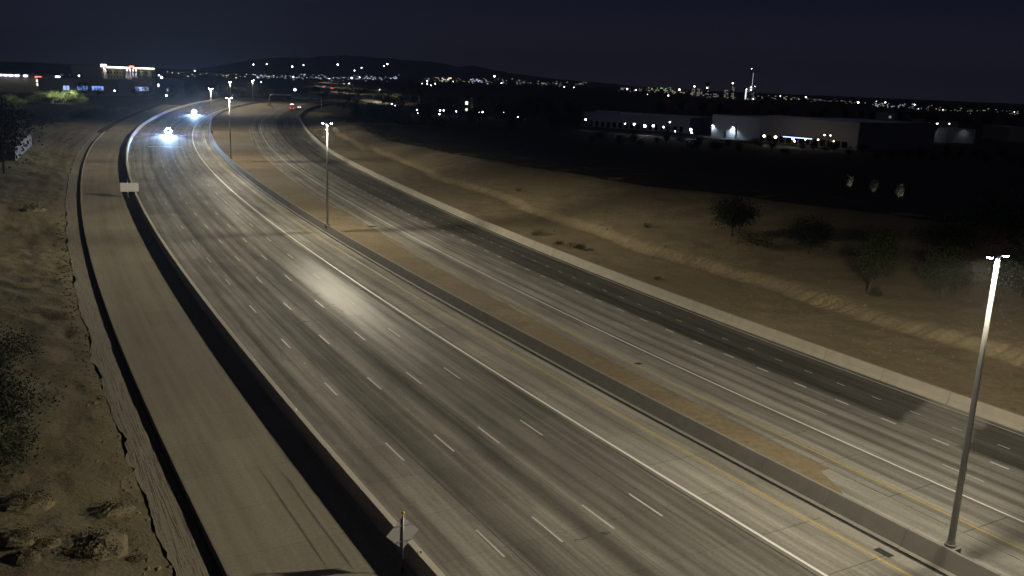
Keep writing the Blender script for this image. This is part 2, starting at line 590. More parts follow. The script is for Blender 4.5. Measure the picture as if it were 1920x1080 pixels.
def right_z(s, o, t):
    d = t * 150.0
    ct = crest_t(s)
    wob = 2.4 * fnoise(s * 0.035, 0, 5) + 0.9 * fnoise(s * 0.16, 0, 9)
    e = d - (11.5 + wob) * (0.75 if s > 240 else 1.0)
    z = 0.55 + 0.02 * d
    sc = min(1.0, max(0.0, e / 2.2))
    sc = sc * sc * (3 - 2 * sc)
    z += (0.95 + 0.6 * fnoise(s * 0.05, 0, 17)) * sc
    if -2.5 < e < 9:
        sk = s + 0.45 * d
        amp = 0.55 + 0.9 * max(0.0, fnoise(s * 0.09, 0, 3) + 0.3)
        rill = -abs(fnoise(sk * 1.0, d * 0.07, 2)) * 1.0 - abs(fnoise(sk * 2.3, d * 0.16, 6)) * 0.6 + 0.35 * fnoise(sk * 3.9, d * 0.9, 15)
        z += rill * amp * 0.85 * math.exp(-((e - 1.3) / 1.05) ** 2)
    z += (3.0 - 2.0 * min(1.0, max(0.0, (s - 130) / 110.0))) * min(1.0, max(0.0, (e - 2.6) / max(6.0, ct - 16.0)))
    z += 0.10 * fnoise(s * 0.4, d * 0.4, 1) + 0.05 * fnoise(s * 1.3, d * 1.3, 4)
    if d > ct:
        k = min(1.0, (d - ct) / 80.0)
        z *= 1 - k * k * (3 - 2 * k)
        z -= 0.03 * k
    z *= min(1.0, max(0.0, (520 - s) / 160.0))
    return max(z, -0.03)


def grid_terrain(name, o_of, t_vals, s_vals, zf, m):
    mb = MB()
    rows = []
    for s in s_vals:
        row = []
        for t in t_vals:
            o = o_of(s, t)
            row.append(mb.vert(pos(s, o, zf(s, o, t))))
        rows.append(row)
    for r0, r1 in zip(rows, rows[1:]):
        for j in range(len(t_vals) - 1):
            mb.face((r0[j], r0[j + 1], r1[j + 1], r1[j]))
    o = mb.build(name, m, smooth=True)
    if o.data.polygons[0].normal.z < 0:
        o.data.flip_normals()
    return o


tr = [0.0] + [i * 0.5 / 150 for i in range(2, 50)] + [(25 + i * 2.5) / 150 for i in range(0, 14)] + [(62 + 10 * i) / 150 for i in range(0, 9)] + [1.0]
sr_ = [-50 + i * 2.0 for i in range(0, 22)] + [-6 + i * 0.21 for i in range(0, 786)] + [159 + i * 2.0 for i in range(0, 80)] + [319 + 10 * i for i in range(0, 22)]
struct(grid_terrain('right_embankment', lambda s, t: barr_o(s) - 0.25 - t * 150.0, tr, sr_, right_z, M['soil']))


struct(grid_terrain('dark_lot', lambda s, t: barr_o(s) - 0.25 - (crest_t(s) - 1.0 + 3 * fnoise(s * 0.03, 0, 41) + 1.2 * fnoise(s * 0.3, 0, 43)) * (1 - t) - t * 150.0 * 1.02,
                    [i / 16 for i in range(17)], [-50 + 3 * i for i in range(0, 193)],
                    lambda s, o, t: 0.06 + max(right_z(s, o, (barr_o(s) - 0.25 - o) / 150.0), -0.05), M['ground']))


def left_z(s, o, t):
    d = t * 110.0
    z = 0.62 + 0.11 * min(d, 30) + 0.05 * max(0, min(d - 30, 30))
    z += 0.36 * fnoise(s * 0.13, d * 0.13, 2) * min(1, d / 3) + 0.26 * fnoise(s * 0.42, d * 0.5, 7) * min(1, d / 1.5) + 0.11 * fnoise(s * 1.2, d * 1.5, 3) * min(1, d / 0.5) - 0.35 * max(0.0, fnoise(s * 0.3, d * 0.33, 31) - 0.25) * min(1, d / 2)
    if d < 0.9:
        z -= 0.12 * (1 - d / 0.9)
    if d > 60:
        z *= max(0.0, 1 - (d - 60) / 50.0)
    z *= min(1.0, max(0.0, (380 - s) / 120.0))
    return max(z, -0.03)


def soil_line(s):
    return kerb_o(s) + 2.35 + 0.30 * fnoise(s * 0.12, 0, 1) + 0.20 * fnoise(s * 0.55, 0, 4) + 0.10 * fnoise(s * 1.7, 0, 8)


tl = [0.0] + [i * 0.3 / 110 for i in range(1, 50)] + [(15 + i * 1.5) / 110 for i in range(0, 20)] + [(46 + 6 * i) / 110 for i in range(0, 11)]
sl_ = [-50 + i * 2.0 for i in range(0, 26)] + [2 + i * 0.45 for i in range(0, 200)] + [92 + i * 1.2 for i in range(0, 100)] + [212 + 6 * i for i in range(0, 50)]
struct(grid_terrain('left_embankment', lambda s, t: soil_line(s) + t * 110.0, tl, sl_, left_z, M['soil_left']))

# rough shotcrete apron between the kerb wall and the soil
m, nt, b = new_mat('streaked shotcrete apron')
uvn = node(nt, 'ShaderNodeUVMap', uv_map='road')
n1 = noise_n(nt, scaled(nt, uvn.outputs[0], (4.0, 0.16, 1)), 1.0, 5, 0.6)
wn1 = noise_n(nt, scaled(nt, uvn.outputs[0], (1.7, 0.040, 1)), 1.0, 4, 0.55)
wn2 = noise_n(nt, scaled(nt, uvn.outputs[0], (2.6, 0.055, 3)), 1.0, 4, 0.55)
def vein(x, f, w):
    fr = math_n(nt, 'FRACT', math_n(nt, 'MULTIPLY', x, f))
    d = math_n(nt, 'ABSOLUTE', math_n(nt, 'SUBTRACT', fr, 0.5))
    return map_range(nt, d, 0.0, w, 0.0, 1.0)
sepa = node(nt, 'ShaderNodeSeparateXYZ')
nt.links.new(uvn.outputs[0], sepa.inputs[0])
near = map_range(nt, sepa.outputs[1], 30.0, 62.0, 0.42, 0.95)
vn = math_n(nt, 'MULTIPLY', vein(wn1, 9.0, 0.10), vein(wn2, 7.0, 0.09))
mx = nt.nodes.new('ShaderNodeMix')
nt.links.new(vn, mx.inputs[0])
nt.links.new(near, mx.inputs[2])
mx.inputs[3].default_value = 1.0
crk = mx.outputs[0]
g2 = noise_n(nt, uvn.outputs[0], 4.0, 5)
cc = mixc(nt, n1, (0.135, 0.118, 0.084), (0.185, 0.163, 0.120))
cc = mixc(nt, 1.0, cc, math_n(nt, 'MULTIPLY', crk, map_range(nt, g2, 0.3, 0.7, 0.85, 1.1)), 'MULTIPLY')
nt.links.new(cc, b.inputs['Base Color'])
b.inputs['Roughness'].default_value = 0.9
bn = node(nt, 'ShaderNodeBump', i_Strength=0.5, i_Distance=0.08)
nt.links.new(vn, bn.inputs['Height'])
nt.links.new(bn.outputs[0], b.inputs['Normal'])
M['apron'] = m
struct(strip('concrete_apron', lambda s: soil_line(s) - 0.02 - 0.42 * max(0.0, fnoise(s * 0.22, 0, 12) + 0.15) - 0.25 * max(0.0, fnoise(s * 1.1, 0, 22)), lambda s: kerb_o(s) + 0.25, -50, 300, 0.5, 0.0, M['apron'], 4,
             zfun=lambda s, o, t: 0.04 + 0.42 * (1 - t) + 0.05 * fnoise(s * 0.5, o * 0.9, 3)))

# ------------------------------------------------------------------ pavement slabs of the inner lanes (joints can be seen near the camera)
def slab(parent, oa, ob, s0, s1, z, h, m, du=0.0):
    mb = MB()
    g = 0.018
    cor = [(s0 + g, oa - g), (s0 + g, ob + g), (s1 - g, ob + g), (s1 - g, oa - g)]
    low = [mb.vert(pos(s, o, z)) for s, o in cor]
    top = [mb.vert(pos(s, o, z + h)) for s, o in cor]
    uv = [(o + du, s) for s, o in cor]
    mb.face(top, 0, uv)
    for k in range(4):
        j = (k + 1) % 4
        mb.face((low[k], low[j], top[j], top[k]), 0, (uv[k], uv[j], uv[j], uv[k]))
    o = mb.build('pavement_slab', m, parent)
    if o.data.polygons[0].normal.z < 0:
        o.data.flip_normals()
    return o


bed = strip('joint_bed', lambda s: 0.40, lambda s: -4.55, -9.5, 66.3, 4, 0.004, M['joint'], 1, main_road)
bed2 = strip('joint_bed', lambda s: -10.25 - div_o(s), lambda s: -14.35 - div_o(s), -9.5, 46.3, 4, 0.004, M['joint'], 1, far_road)
s = -9.5
k = 0
while s < 66:
    L = (4.6, 5.2, 4.3, 5.0)[k % 4]
    slab(main_road, 0.40, -4.55, s, min(s + L, 66.3), 0.004, 0.012, M['pave_main'])
    s += L
    k += 1
s = -9.5
while s < 46:
    L = (4.7, 5.1, 4.4)[k % 3]
    slab(far_road, -10.25 - div_o(s), -14.35 - div_o(s), s, min(s + L, 46.3), 0.004, 0.012, M['pave_right'], div_o(s))
    s += L
    k += 1

# ------------------------------------------------------------------ road paint
ZP = 0.021


def paint_line(parent, fo, w, s0, s1, m, name='edge_line', ds=6.0, z=ZP):
    return strip(name, lambda s: fo(s) + w / 2, lambda s: fo(s) - w / 2, s0, s1, ds, z, m, 1, parent)


def dash(parent, o, s0, s1, w, m, name='lane_dash'):
    mb = MB()
    q = [pos(s0, o - w / 2, ZP), pos(s1, o - w / 2, ZP), pos(s1, o + w / 2, ZP), pos(s0, o + w / 2, ZP)]
    mb.quad(*q)
    ob = mb.build(name, m, parent)
    if ob.data.polygons[0].normal.z < 0:
        ob.data.flip_normals()
    return ob


paint_line(main_road, lambda s: 0.0, 0.20, -60, 620, M['white_paint'], 'carpool_line')
paint_line(main_road, lambda s: -3.75 + (0.6 if s > 420 else 0) * min(1, (s - 420) / 80.0), 0.13, -60, 620, M['yellow_paint'], 'yellow_edge_line')
for oo in (13.05, 9.7, 6.5, 3.28):
    k = 0
    s = 11.5 - 12.3 * 2
    while s < 300:
        fade = 0.10 if s > 140 else 0.12
        bright = M['dash_paint'] if (oo != 3.28 or s < 26) and not (oo == 13.05 and s > 44) else M['dull_paint']
        dash(main_road, oo, s - 2.95, s, fade, bright)
        s += 12.3
paint_line(far_road, lambda s: -11.45 - div_o(s), 0.13, -60, 420, M['yellow_paint'], 'yellow_edge_line')
paint_line(far_road, lambda s: -14.55 - div_o(s), 0.15, -60, 420, M['white_paint'], 'carpool_line')
paint_line(far_road, lambda s: -27.35 - (div_o(s) if s < 60 else div_o(60) + (-(barr_o(s)) + barr_o(60))), 0.10, -60, 300, M['dull_paint'], 'edge_line')
for k in range(-2, 22):
    s = 6.3 + 12.3 * k
    dash(far_road, -17.5 - div_o(s), s - 2.8, s, 0.11, M['dash_paint'] if s < 10 else M['dull_paint'])
for k in range(-2, 52):
    s = 5.2 + 4.22 * k
    dash(far_road, -20.8 - div_o(s), s - 1.25, s, 0.19 if s < 40 else 0.15, M['dash_paint'] if s < 140 else M['dull_paint'])
for k in range(-3, 50):
    s = 6.8 + 3.47 * k
    dash(far_road, -24.1 - div_o(s), s - 0.85, s, 0.10, M['dull_paint'])

# dark cracks and tar patches on the main carriageway
def crack(parent, pts, w, m=None, name='road_crack', zz=0.008):
    mb = MB()
    P = [pos(s, o, zz) for s, o in pts]
    pr = None
    for i, p in enumerate(P):
        d = (P[min(i + 1, len(P) - 1)] - P[max(i - 1, 0)]).normalized()
        n = Vector((-d.y, d.x, 0))
        ww = w * (0.4 + 0.9 * rnd.random()) * (0.15 if i in (0, len(P) - 1) else 1)
        c = (mb.vert(p + n * ww), mb.vert(p - n * ww))
        if pr:
            mb.face((pr[0], pr[1], c[1], c[0]))
        pr = c
    ob = mb.build(name, m or M['tar'], parent)
    if ob.data.polygons[0].normal.z < 0:
        ob.data.flip_normals()
    return ob


M['tar'] = plain('tar stain', (0.07, 0.066, 0.058), 0.75, var=0.3, scale=2)


def crack_px(pts, w, zz=0.008, sub=3):
    out = []
    for (a, b) in zip(pts, pts[1:]):
        for i in range(sub):
            t = i / sub
            x = a[0] + (b[0] - a[0]) * t
            y = a[1] + (b[1] - a[1]) * t
            out.append(on_plane(x, y, zz))
    out.append(on_plane(*pts[-1], zz))
    res = []
    for p in out:
        vx, vy = p.x - ARC_C[0], p.y - ARC_C[1]
        s = ARC_R * (math.atan2(vy, -vx) - ARC_A0)
        o = math.hypot(vx, vy) - ARC_R
        res.append((s + rnd.uniform(-.12, .12), o + rnd.uniform(-.12, .12)))
    return crack(main_road, res, w, zz=zz)


crack_px([(563, 602), (577, 603), (590, 601), (596, 600)], 0.22)
crack_px([(607, 599), (614, 599)], 0.10)
crack_px([(636, 596), (648, 594), (668, 593), (684, 592)], 0.09)
crack_px([(625, 573), (640, 583), (652, 594)], 0.10)
crack_px([(586, 551), (592, 553), (600, 550)], 0.14)
crack_px([(1078, 1015), (1090, 1010), (1108, 1004)], 0.05)
crack_px([(1126, 998), (1134, 1001), (1144, 996)], 0.13)
crack_px([(610, 573), (622, 571), (628, 570)], 0.10)
def skid(pts, w):
    r_ = [s_of(on_plane(x, y, 0.0)) for x, y in pts]
    return crack(ramp_road, r_, w, M['skid'], 'skid_mark', 0.007)


def s_of(p):
    vx, vy = p.x - ARC_C[0], p.y - ARC_C[1]
    return ARC_R * (math.atan2(vy, -vx) - ARC_A0), math.hypot(vx, vy) - ARC_R


M['skid'] = plain('tyre skid mark', (0.125, 0.112, 0.09), 0.8, var=0.25, scale=2)
skid([(527, 885), (545, 905), (565, 935), (590, 970), (620, 1010), (650, 1050), (662, 1068)], 0.07)
skid([(480, 872), (505, 905), (530, 942), (560, 985), (590, 1030), (614, 1066)], 0.05)
# pale strip across the lanes in front of the first police car
strip('pale_cross_strip', lambda s: 12.6, lambda s: 3.4, 249.2, 250.6, 0.7, 0.012, M['white_paint'], 1, main_road)

# ------------------------------------------------------------------ barriers
def extrude_along(mb, prof, fo, s0, s1, ds, base=None, closed=True):
    """prof: list of (across, up) going round; positive across = towards growing o"""
    n = max(1, int(math.ceil((s1 - s0) / ds)))
    rings = []
    for i in range(n + 1):
        s = s0 + (s1 - s0) * i / n
        o = fo(s)
        rings.append([mb.vert(pos(s, o + a, z)) for a, z in prof])
    k = len(prof)
    for r0, r1 in zip(rings, rings[1:]):
        for j in range(k):
            mb.face((r0[j], r0[(j + 1) % k], r1[(j + 1) % k], r1[j]))
    mb.face(list(reversed(rings[0])))
    mb.face(rings[-1])


def fix_normals(o):
    bm = bmesh.new()
    bm.from_mesh(o.data)
    bmesh.ops.recalc_face_normals(bm, faces=bm.faces)
    bm.to_mesh(o.data)
    bm.free()
    return o


# concrete wall between ramp and main carriageway
wl = thing('barrier_wall', 'long concrete wall with pale top between the side ramp and the main carriageway', 'wall', pos(40, 17.4, 0))


def rel(o, par):
    o.parent = par
    o.matrix_parent_inverse = Matrix.Translation(-Vector(par.location))
    return o


mb = MB()
extrude_along(mb, [(-0.36, -0.05), (-0.24, 0.35), (-0.17, 1.02), (0.15, 1.02), (0.20, -0.05)], lambda s: wall_o(s) + 0.1, -60, 760, 6)
rel(fix_normals(mb.build('wall_body', M['wall'])), wl)
mb = MB()
extrude_along(mb, [(-0.175, 1.0), (-0.175, 1.045), (0.155, 1.045), (0.155, 1.0)], lambda s: wall_o(s) + 0.1, -60, 760, 6)  # added cap; its paler colour stands for lamp light on the wall top
rel(fix_normals(mb.build('lit_cap', M['lit_cap'])), wl)
for s in (9.0, 22.2, 28.8, 40.0, 53.0, 66.0, 79.0, 92.0, 105.0):
    mb = MB()
    p = pos(s, wall_o(s) + 0.1, 1.04)
    mb.box(p + Vector((0, 0, 0.06)), (0.10, 0.05, 0.12))
    rel(mb.build('reflector', M['white_paint']), wl)

# kerb wall along the left edge of the ramp
mb = MB()
extrude_along(mb, [(-0.10, -0.05), (-0.05, 0.42), (0.05, 0.42), (0.10, -0.3)], lambda s: kerb_o(s) + 0.05, -60, 306, 6)
tag(fix_normals(mb.build('kerb_wall', M['kerb'])), 'low concrete kerb wall along the left edge of the side ramp', 'kerb')


def panels(parent, prof, fo, s0, s1, step, m, name, gap=0.025):
    s = s0
    while s < s1 - 0.1:
        mb = MB()
        extrude_along(mb, prof, fo, s + gap / 2, min(s + step, s1) - gap / 2, step / 2.0)
        rel(fix_normals(mb.build(name, m)), parent)
        s += step


med = thing('median_barrier', 'tall grey concrete barrier with flared foot along the median', 'barrier', pos(30, -5.9, 0))
MED_PROF = [(-0.20, -0.05), (-0.16, 1.06), (0.04, 1.06), (0.36, 0.16), (0.60, 0.10), (0.60, -0.05)]
panels(med, MED_PROF, lambda s: med_o(s) - 0.15, -19.3, 10.2 + 4.92 * 36, 4.92, M['barrier'], 'barrier_panel')
mb = MB()
extrude_along(mb, MED_PROF, lambda s: med_o(s) - 0.15, 10.2 + 4.92 * 36, 760, 6)
rel(fix_normals(mb.build('far_barrier', M['barrier'])), med)
mb = MB()
extrude_along(mb, [(0.61, 0.001), (0.61, 0.024), (0.72, 0.024), (0.72, 0.001)], lambda s: med_o(s) - 0.15, -30, 330, 6)
rel(fix_normals(mb.build('gutter_joint', M['joint'])), med)

rb = thing('edge_barrier', 'pale concrete barrier of short panels along the foot of the right embankment', 'barrier', pos(30, -28.5, 0))
R_PROF = [(-0.20, -0.05), (-0.16, 1.0), (0.08, 1.0), (0.16, 0.33), (0.36, 0.08), (0.36, -0.05)]
panels(rb, R_PROF, lambda s: barr_o(s), -10.9, 293, 6.1, M['barrier_light'], 'barrier_panel', 0.06)
mb = MB()
extrude_along(mb, R_PROF, lambda s: barr_o(s), 293, 760, 6)
rel(fix_normals(mb.build('far_barrier', M['barrier_light'])), rb)
mb = MB()
mb.box((0, 0, 0), (0.9, 0.42, 0.02))
for i in range(6):
    mb.box((-0.36 + i * 0.145, 0, 0.012), (0.05, 0.40, 0.02))
gp = on_plane(1657, 1036, 0.02)
hd = heading(0.5)
go = mb.build('drain_grate', M['joint'])
go.location = gp
go.rotation_euler.z = math.atan2(hd.y, hd.x)
tag(go, 'dark rectangular drain grate in the shoulder beside the yellow line', 'drain')

# scraps lying about
def scrap(label, px, py, lx, ly, h, m, seed):
    r_ = random.Random(seed)
    b_ = MB()
    n = 9
    lo = [b_.vert((lx * math.cos(2 * math.pi * i / n) * r_.uniform(0.6, 1.1), ly * math.sin(2 * math.pi * i / n) * r_.uniform(0.6, 1.1), 0)) for i in range(n)]
    hi = [b_.vert((lx * 0.8 * math.cos(2 * math.pi * i / n) * r_.uniform(0.5, 1.0), ly * 0.8 * math.sin(2 * math.pi * i / n) * r_.uniform(0.5, 1.0), h * r_.uniform(0.5, 1.2))) for i in range(n)]
    for i in range(n):
        b_.face((lo[i], lo[(i + 1) % n], hi[(i + 1) % n], hi[i]))
    b_.face(hi)
    ob = b_.build('tyre_scrap', m)
    ob.location = on_plane(px, py, 0.012)
    return tag(ob, label, 'scrap')


scrap('dark flat tyre scrap on the tan soil strip beyond the second light pole', 698, 425, 0.9, 0.35, 0.10, M['joint'], 1)
scrap('dark lump of debris on the inner shoulder of the far carriageway', 1197, 682, 0.42, 0.22, 0.10, M['joint'], 2)
scrap('small pale scrap on the median soil by the second light pole', 657, 447, 0.25, 0.15, 0.08, M['white_paint'], 3)
scrap('small pale scrap on the left lane of the main carriageway', 571, 682, 0.10, 0.08, 0.06, M['white_paint'], 4)

# ------------------------------------------------------------------ roadway lights
def lamp_light(name, p, power, colr, parent=None):
    """a street luminaire: wide downward throw, nothing above the horizontal"""
    d = bpy.data.lights.new(name, 'POINT')
    d.energy = power
    d.color = colr
    d.shadow_soft_size = 0.12
    d.use_nodes = True
    nt = d.node_tree
    em = nt.nodes['Emission']
    tc = nt.nodes.new('ShaderNodeTexCoord')
    sp = nt.nodes.new('ShaderNodeSeparateXYZ')
    nt.links.new(tc.outputs['Normal'], sp.inputs[0])
    c = math_n(nt, 'MAXIMUM', math_n(nt, 'MULTIPLY', sp.outputs[2], -1.0), 0.001)
    g = math_n(nt, 'MINIMUM', math_n(nt, 'POWER', c, -1.9), 8.5)
    cut = map_range(nt, c, 0.07, 0.27)
    nt.links.new(math_n(nt, 'MULTIPLY', g, cut), em.inputs['Strength'])
    o = bpy.data.objects.new(name, d)
    col.objects.link(o)
    o.location = p
    o.parent = parent
    return o


POLE_H = 15.65
POLES = [(-1.7, -6.42), (100.0, -6.0), (207.0, -6.5), (311.0, -6.5), (520.0, -4.2), (624.0, -3.8)]
POLE_LABELS = ['nearest tall steel street light pole, rising from the median barrier at the right',
               'second steel street light pole from the camera, standing on the median barrier',
               'third steel street light pole along the median, just past the tan median soil',
               'fourth street light pole along the median, right of the farther police car',
               'fifth median street light pole, far off on the bend',
               'farthest median street light pole, close to the arched sign gantry']


def head_mesh():
    h = MB()
    prof = [(-0.06, 0.0), (0.10, 0.03), (0.40, 0.02), (0.47, -0.02), (0.45, -0.06), (0.0, -0.07)]
    h.prism([(x, z) for x, z in prof], -0.15, 0.15)
    return h


_head = head_mesh().mesh('lamp_head', M['dark_steel'])
_lens = MB()
for i in range(4):
    r0, r1 = 0.13 * math.cos(i * math.pi / 8), 0.13 * math.cos((i + 1) * math.pi / 8)
    z0, z1 = -0.07 - 0.07 * math.sin(i * math.pi / 8), -0.07 - 0.07 * math.sin((i + 1) * math.pi / 8)
    for j in range(12):
        a, b_ = 2 * math.pi * j / 12, 2 * math.pi * (j + 1) / 12
        P = lambda r, t, z: (0.24 + 1.4 * r * math.cos(t), r * math.sin(t), z)
        _lens.quad(P(r0, a, z0), P(r0, b_, z0), P(r1, b_, z1), P(r1, a, z1))
_lens = _lens.mesh('lens', M['lens'])
for (s, o), lab in zip(POLES, POLE_LABELS):
    base = pos(s, o, 1.0)
    hd = heading(s)
    rz = math.atan2(hd.y, hd.x) + math.pi / 2         # local x points across, to the left
    t = thing('street_light', lab, 'street light', base, rz, 'street lights on the median')
    mb = MB()
    mb.tube([(0, 0, 0.1), (0, 0, 5), (0, 0, 10), (0, 0, POLE_H - 1.0)], [0.17, 0.145, 0.115, 0.085], 12)
    mb.build('pole', M['steel'], t, True)
    mb = MB()
    mb.tube([(0, 0, 0.0), (0, 0, 0.14), (0, 0, 0.15), (0, 0, 0.34)], [0.27, 0.27, 0.22, 0.18], 10)
    mb.build('base_flange', M['steel'], t)
    mb = MB()
    mb.box((-0.02, 0, -0.52), (0.62, 0.75, 1.05))
    mb.build('pedestal', M['barrier'], t)
    for sgn in (1, -1):
        a = MB()
        a.tube([(0, 0, POLE_H - 1.12), (sgn * 0.2, 0, POLE_H - 1.02), (sgn * 0.40, 0, POLE_H - 1.0)], [0.05, 0.045, 0.04], 8)
        a.build('arm', M['steel'], t)
        h = link('lamp_head', _head, t, (sgn * 0.36, 0, POLE_H - 0.98), 0 if sgn > 0 else math.pi)
        link('lens', _lens, h)
        lamp_light('luminaire', (sgn * 0.60, 0, POLE_H - 1.18), LAMP_W * (1.0 if sgn > 0 else 0.7), LAMP_COL, t)

# ------------------------------------------------------------------ signs beside the road
def s_o(p):
    vx, vy = p.x - ARC_C[0], p.y - ARC_C[1]
    return ARC_R * (math.atan2(vy, -vx) - ARC_A0), math.hypot(vx, vy) - ARC_R


def face_cam(p, turn=0.0):
    """z rotation that turns local -y towards the camera"""
    return math.atan2(-p.y, -p.x) + math.pi / 2 + turn


# diamond warning sign seen from behind, on the wall near the camera
p = on_plane(755, 1074, 0.0)
hd = heading(9.0)
t = thing('warning_sign', 'diamond warning sign seen from behind, on a thin post by the barrier wall', 'road sign', p, math.atan2(hd.y, hd.x) - math.pi / 2)
mb = MB()
mb.tube([(0, 0.03, 0.0), (0, 0.03, 2.95)], [0.03, 0.03], 8)
mb.build('post', M['steel'], t, True)
mb = MB()
r = 0.82
zc = 2.0
th = 0.006
c4 = [(-r, zc), (0, zc - r), (r, zc), (0, zc + r)]
mb.prism(c4, 0.064, 0.070)
mb.build('sign_plate', [M['alu']], t)
mb = MB()
mb.prism([(x * 0.97, zc + (z - zc) * 0.97) for x, z in c4], 0.0715, 0.073)
mb.build('sign_face', M['sign_yellow'], t)
mb = MB()
mb.box((0, 0.045, zc - 0.4), (0.9, 0.035, 0.05))
mb.box((0, 0.045, zc + 0.4), (0.9, 0.035, 0.05))
mb.build('stiffener', M['steel'], t)
mb = MB()
mb.tube([(0, 0.03, 2.95), (0, 0.03, 2.99), (0, 0.03, 3.08), (0, 0.03, 3.11)], [0.04, 0.075, 0.07, 0.02], 10)
mb.build('beacon', M['sign_yellow'], t, True)
mb = MB()
mb.tube([(0, 0.03, 0.0), (0, 0.03, 0.28)], [0.07, 0.07], 8)
mb.build('post_base', M['dark_steel'], t)

# blank sign back half way down the ramp
p = pos(139.0, 18.05, 0.0)
t = thing('guide_sign', 'blank pale rectangular sign back on two posts above the barrier wall', 'road sign', p, face_cam(p))
for x in (-0.55, 0.55):
    mb = MB()
    mb.tube([(x, 0.06, 0.0), (x, 0.06, 3.5)], [0.05, 0.05], 8)
    mb.build('post', M['steel'], t)
mb = MB()
mb.box((-0.25, 0, 2.1), (2.9, 0.02, 1.5))
mb.build('sign_plate', plain('pale sign back', (0.40, 0.40, 0.39), 0.55, 0.0, var=0.1), t)
for z in (1.6, 2.6):
    mb = MB()
    mb.box((-0.25, 0.045, z), (2.8, 0.05, 0.07))
    mb.build('stiffener', M['steel'], t)

# grey panel behind the farther police car
p = on_plane(379, 207, 0.0)
t = thing('exit_sign', 'small grey sign panel at the wall right behind the farther police car', 'road sign', p, face_cam(p))
for x in (-0.7, 0.7):
    mb = MB()
    mb.tube([(x, 0.08, 0), (x, 0.08, 4.4)], [0.07, 0.07], 6)
    mb.build('post', M['steel'], t)
mb = MB()
mb.box((0, 0, 3.0), (2.2, 0.03, 2.9))
mb.build('sign_plate', M['alu'], t)

# cantilever sign gantry
p = on_plane(505, 199, 0.0)
q = on_plane(603, 204, 0.0)
rzg = math.atan2(q.y - p.y, q.x - p.x)
Lg = (q - p).length
t = thing('sign_gantry', 'arched tubular steel gantry carrying green signs over the far carriageway', 'gantry', p, rzg)
Hh = 7.6
pts = [(0, 0, 0), (0, 0, Hh - 2.6)]
for i in range(1, 7):
    a = i / 6 * math.pi / 2
    pts.append((2.6 * (1 - math.cos(a)), 0, Hh - 2.6 + 2.6 * math.sin(a)))
pts += [(Lg * 0.5, 0, Hh + 0.2), (Lg, 0, Hh + 0.2)]
mb = MB()
mb.tube(pts, 0.36, 10)
mb.build('arch_tube', plain('pale gantry steel', (0.40, 0.37, 0.28), 0.6, 0.1), t, True)
mb = MB()
mb.tube([(Lg, 0, 0), (Lg, 0, Hh)], 0.36, 8)
mb.build('post', M['steel'], t)
mb = MB()
mb.box((0, 0, 0.4), (1.8, 1.8, 0.8))
mb.build('footing', M['barrier_light'], t)
for x, w, h in ((Lg * 0.52, 6.2, 3.2), (Lg * 0.72, 7.0, 3.4), (Lg * 0.90, 5.0, 2.8)):
    mb = MB()
    mb.box((x, -0.5, Hh - 0.1), (w, 0.1, h))
    pl = mb.build('sign_panel', M['sign_green'], t)
    mb = MB()
    mb.box((x, -0.56, Hh - 0.1 + h / 2 - 0.12), (w - 0.2, 0.02, 0.06))
    mb.box((x, -0.56, Hh - 0.1 - h / 2 + 0.12), (w - 0.2, 0.02, 0.06))
    mb.build('border', M['dull_paint'], pl)

# ------------------------------------------------------------------ vehicles
def wheel(par, x, y, r=0.37):
    mb = MB()
    mb.tube([(x, y - 0.12, r), (x, y + 0.12, r)], [r, r], 16)
    w = mb.build('tyre', M['rubber'], par)
    mb = MB()
    sg = 1 if y > 0 else -1
    mb.tube([(x, y + sg * 0.10, r), (x, y + sg * 0.128, r)], [r * 0.62, r * 0.62], 12)
    mb.build('rim', M['steel'], w)
    return w


def loft(sections, mi=0):
    """sections: list of (x, [(y, z)...]) rings of equal length"""
    mb = MB()
    rings = [[mb.vert((x, y, z)) for y, z in ring] for x, ring in sections]
    n = len(rings[0])
    for r0, r1 in zip(rings, rings[1:]):
        for j in range(n):
            mb.face((r0[j], r0[(j + 1) % n], r1[(j + 1) % n], r1[j]), mi)
    mb.face(list(reversed(rings[0])), mi)
    mb.face(rings[-1], mi)
    return mb


def ring(hw, z0, z1, top):
    return [(-hw, z0 + 0.08), (-hw + 0.06, z0), (hw - 0.06, z0), (hw, z0 + 0.08), (hw, z0 + (z1 - z0) * 0.6), (top, z1), (-top, z1), (-hw, z0 + (z1 - z0) * 0.6)]


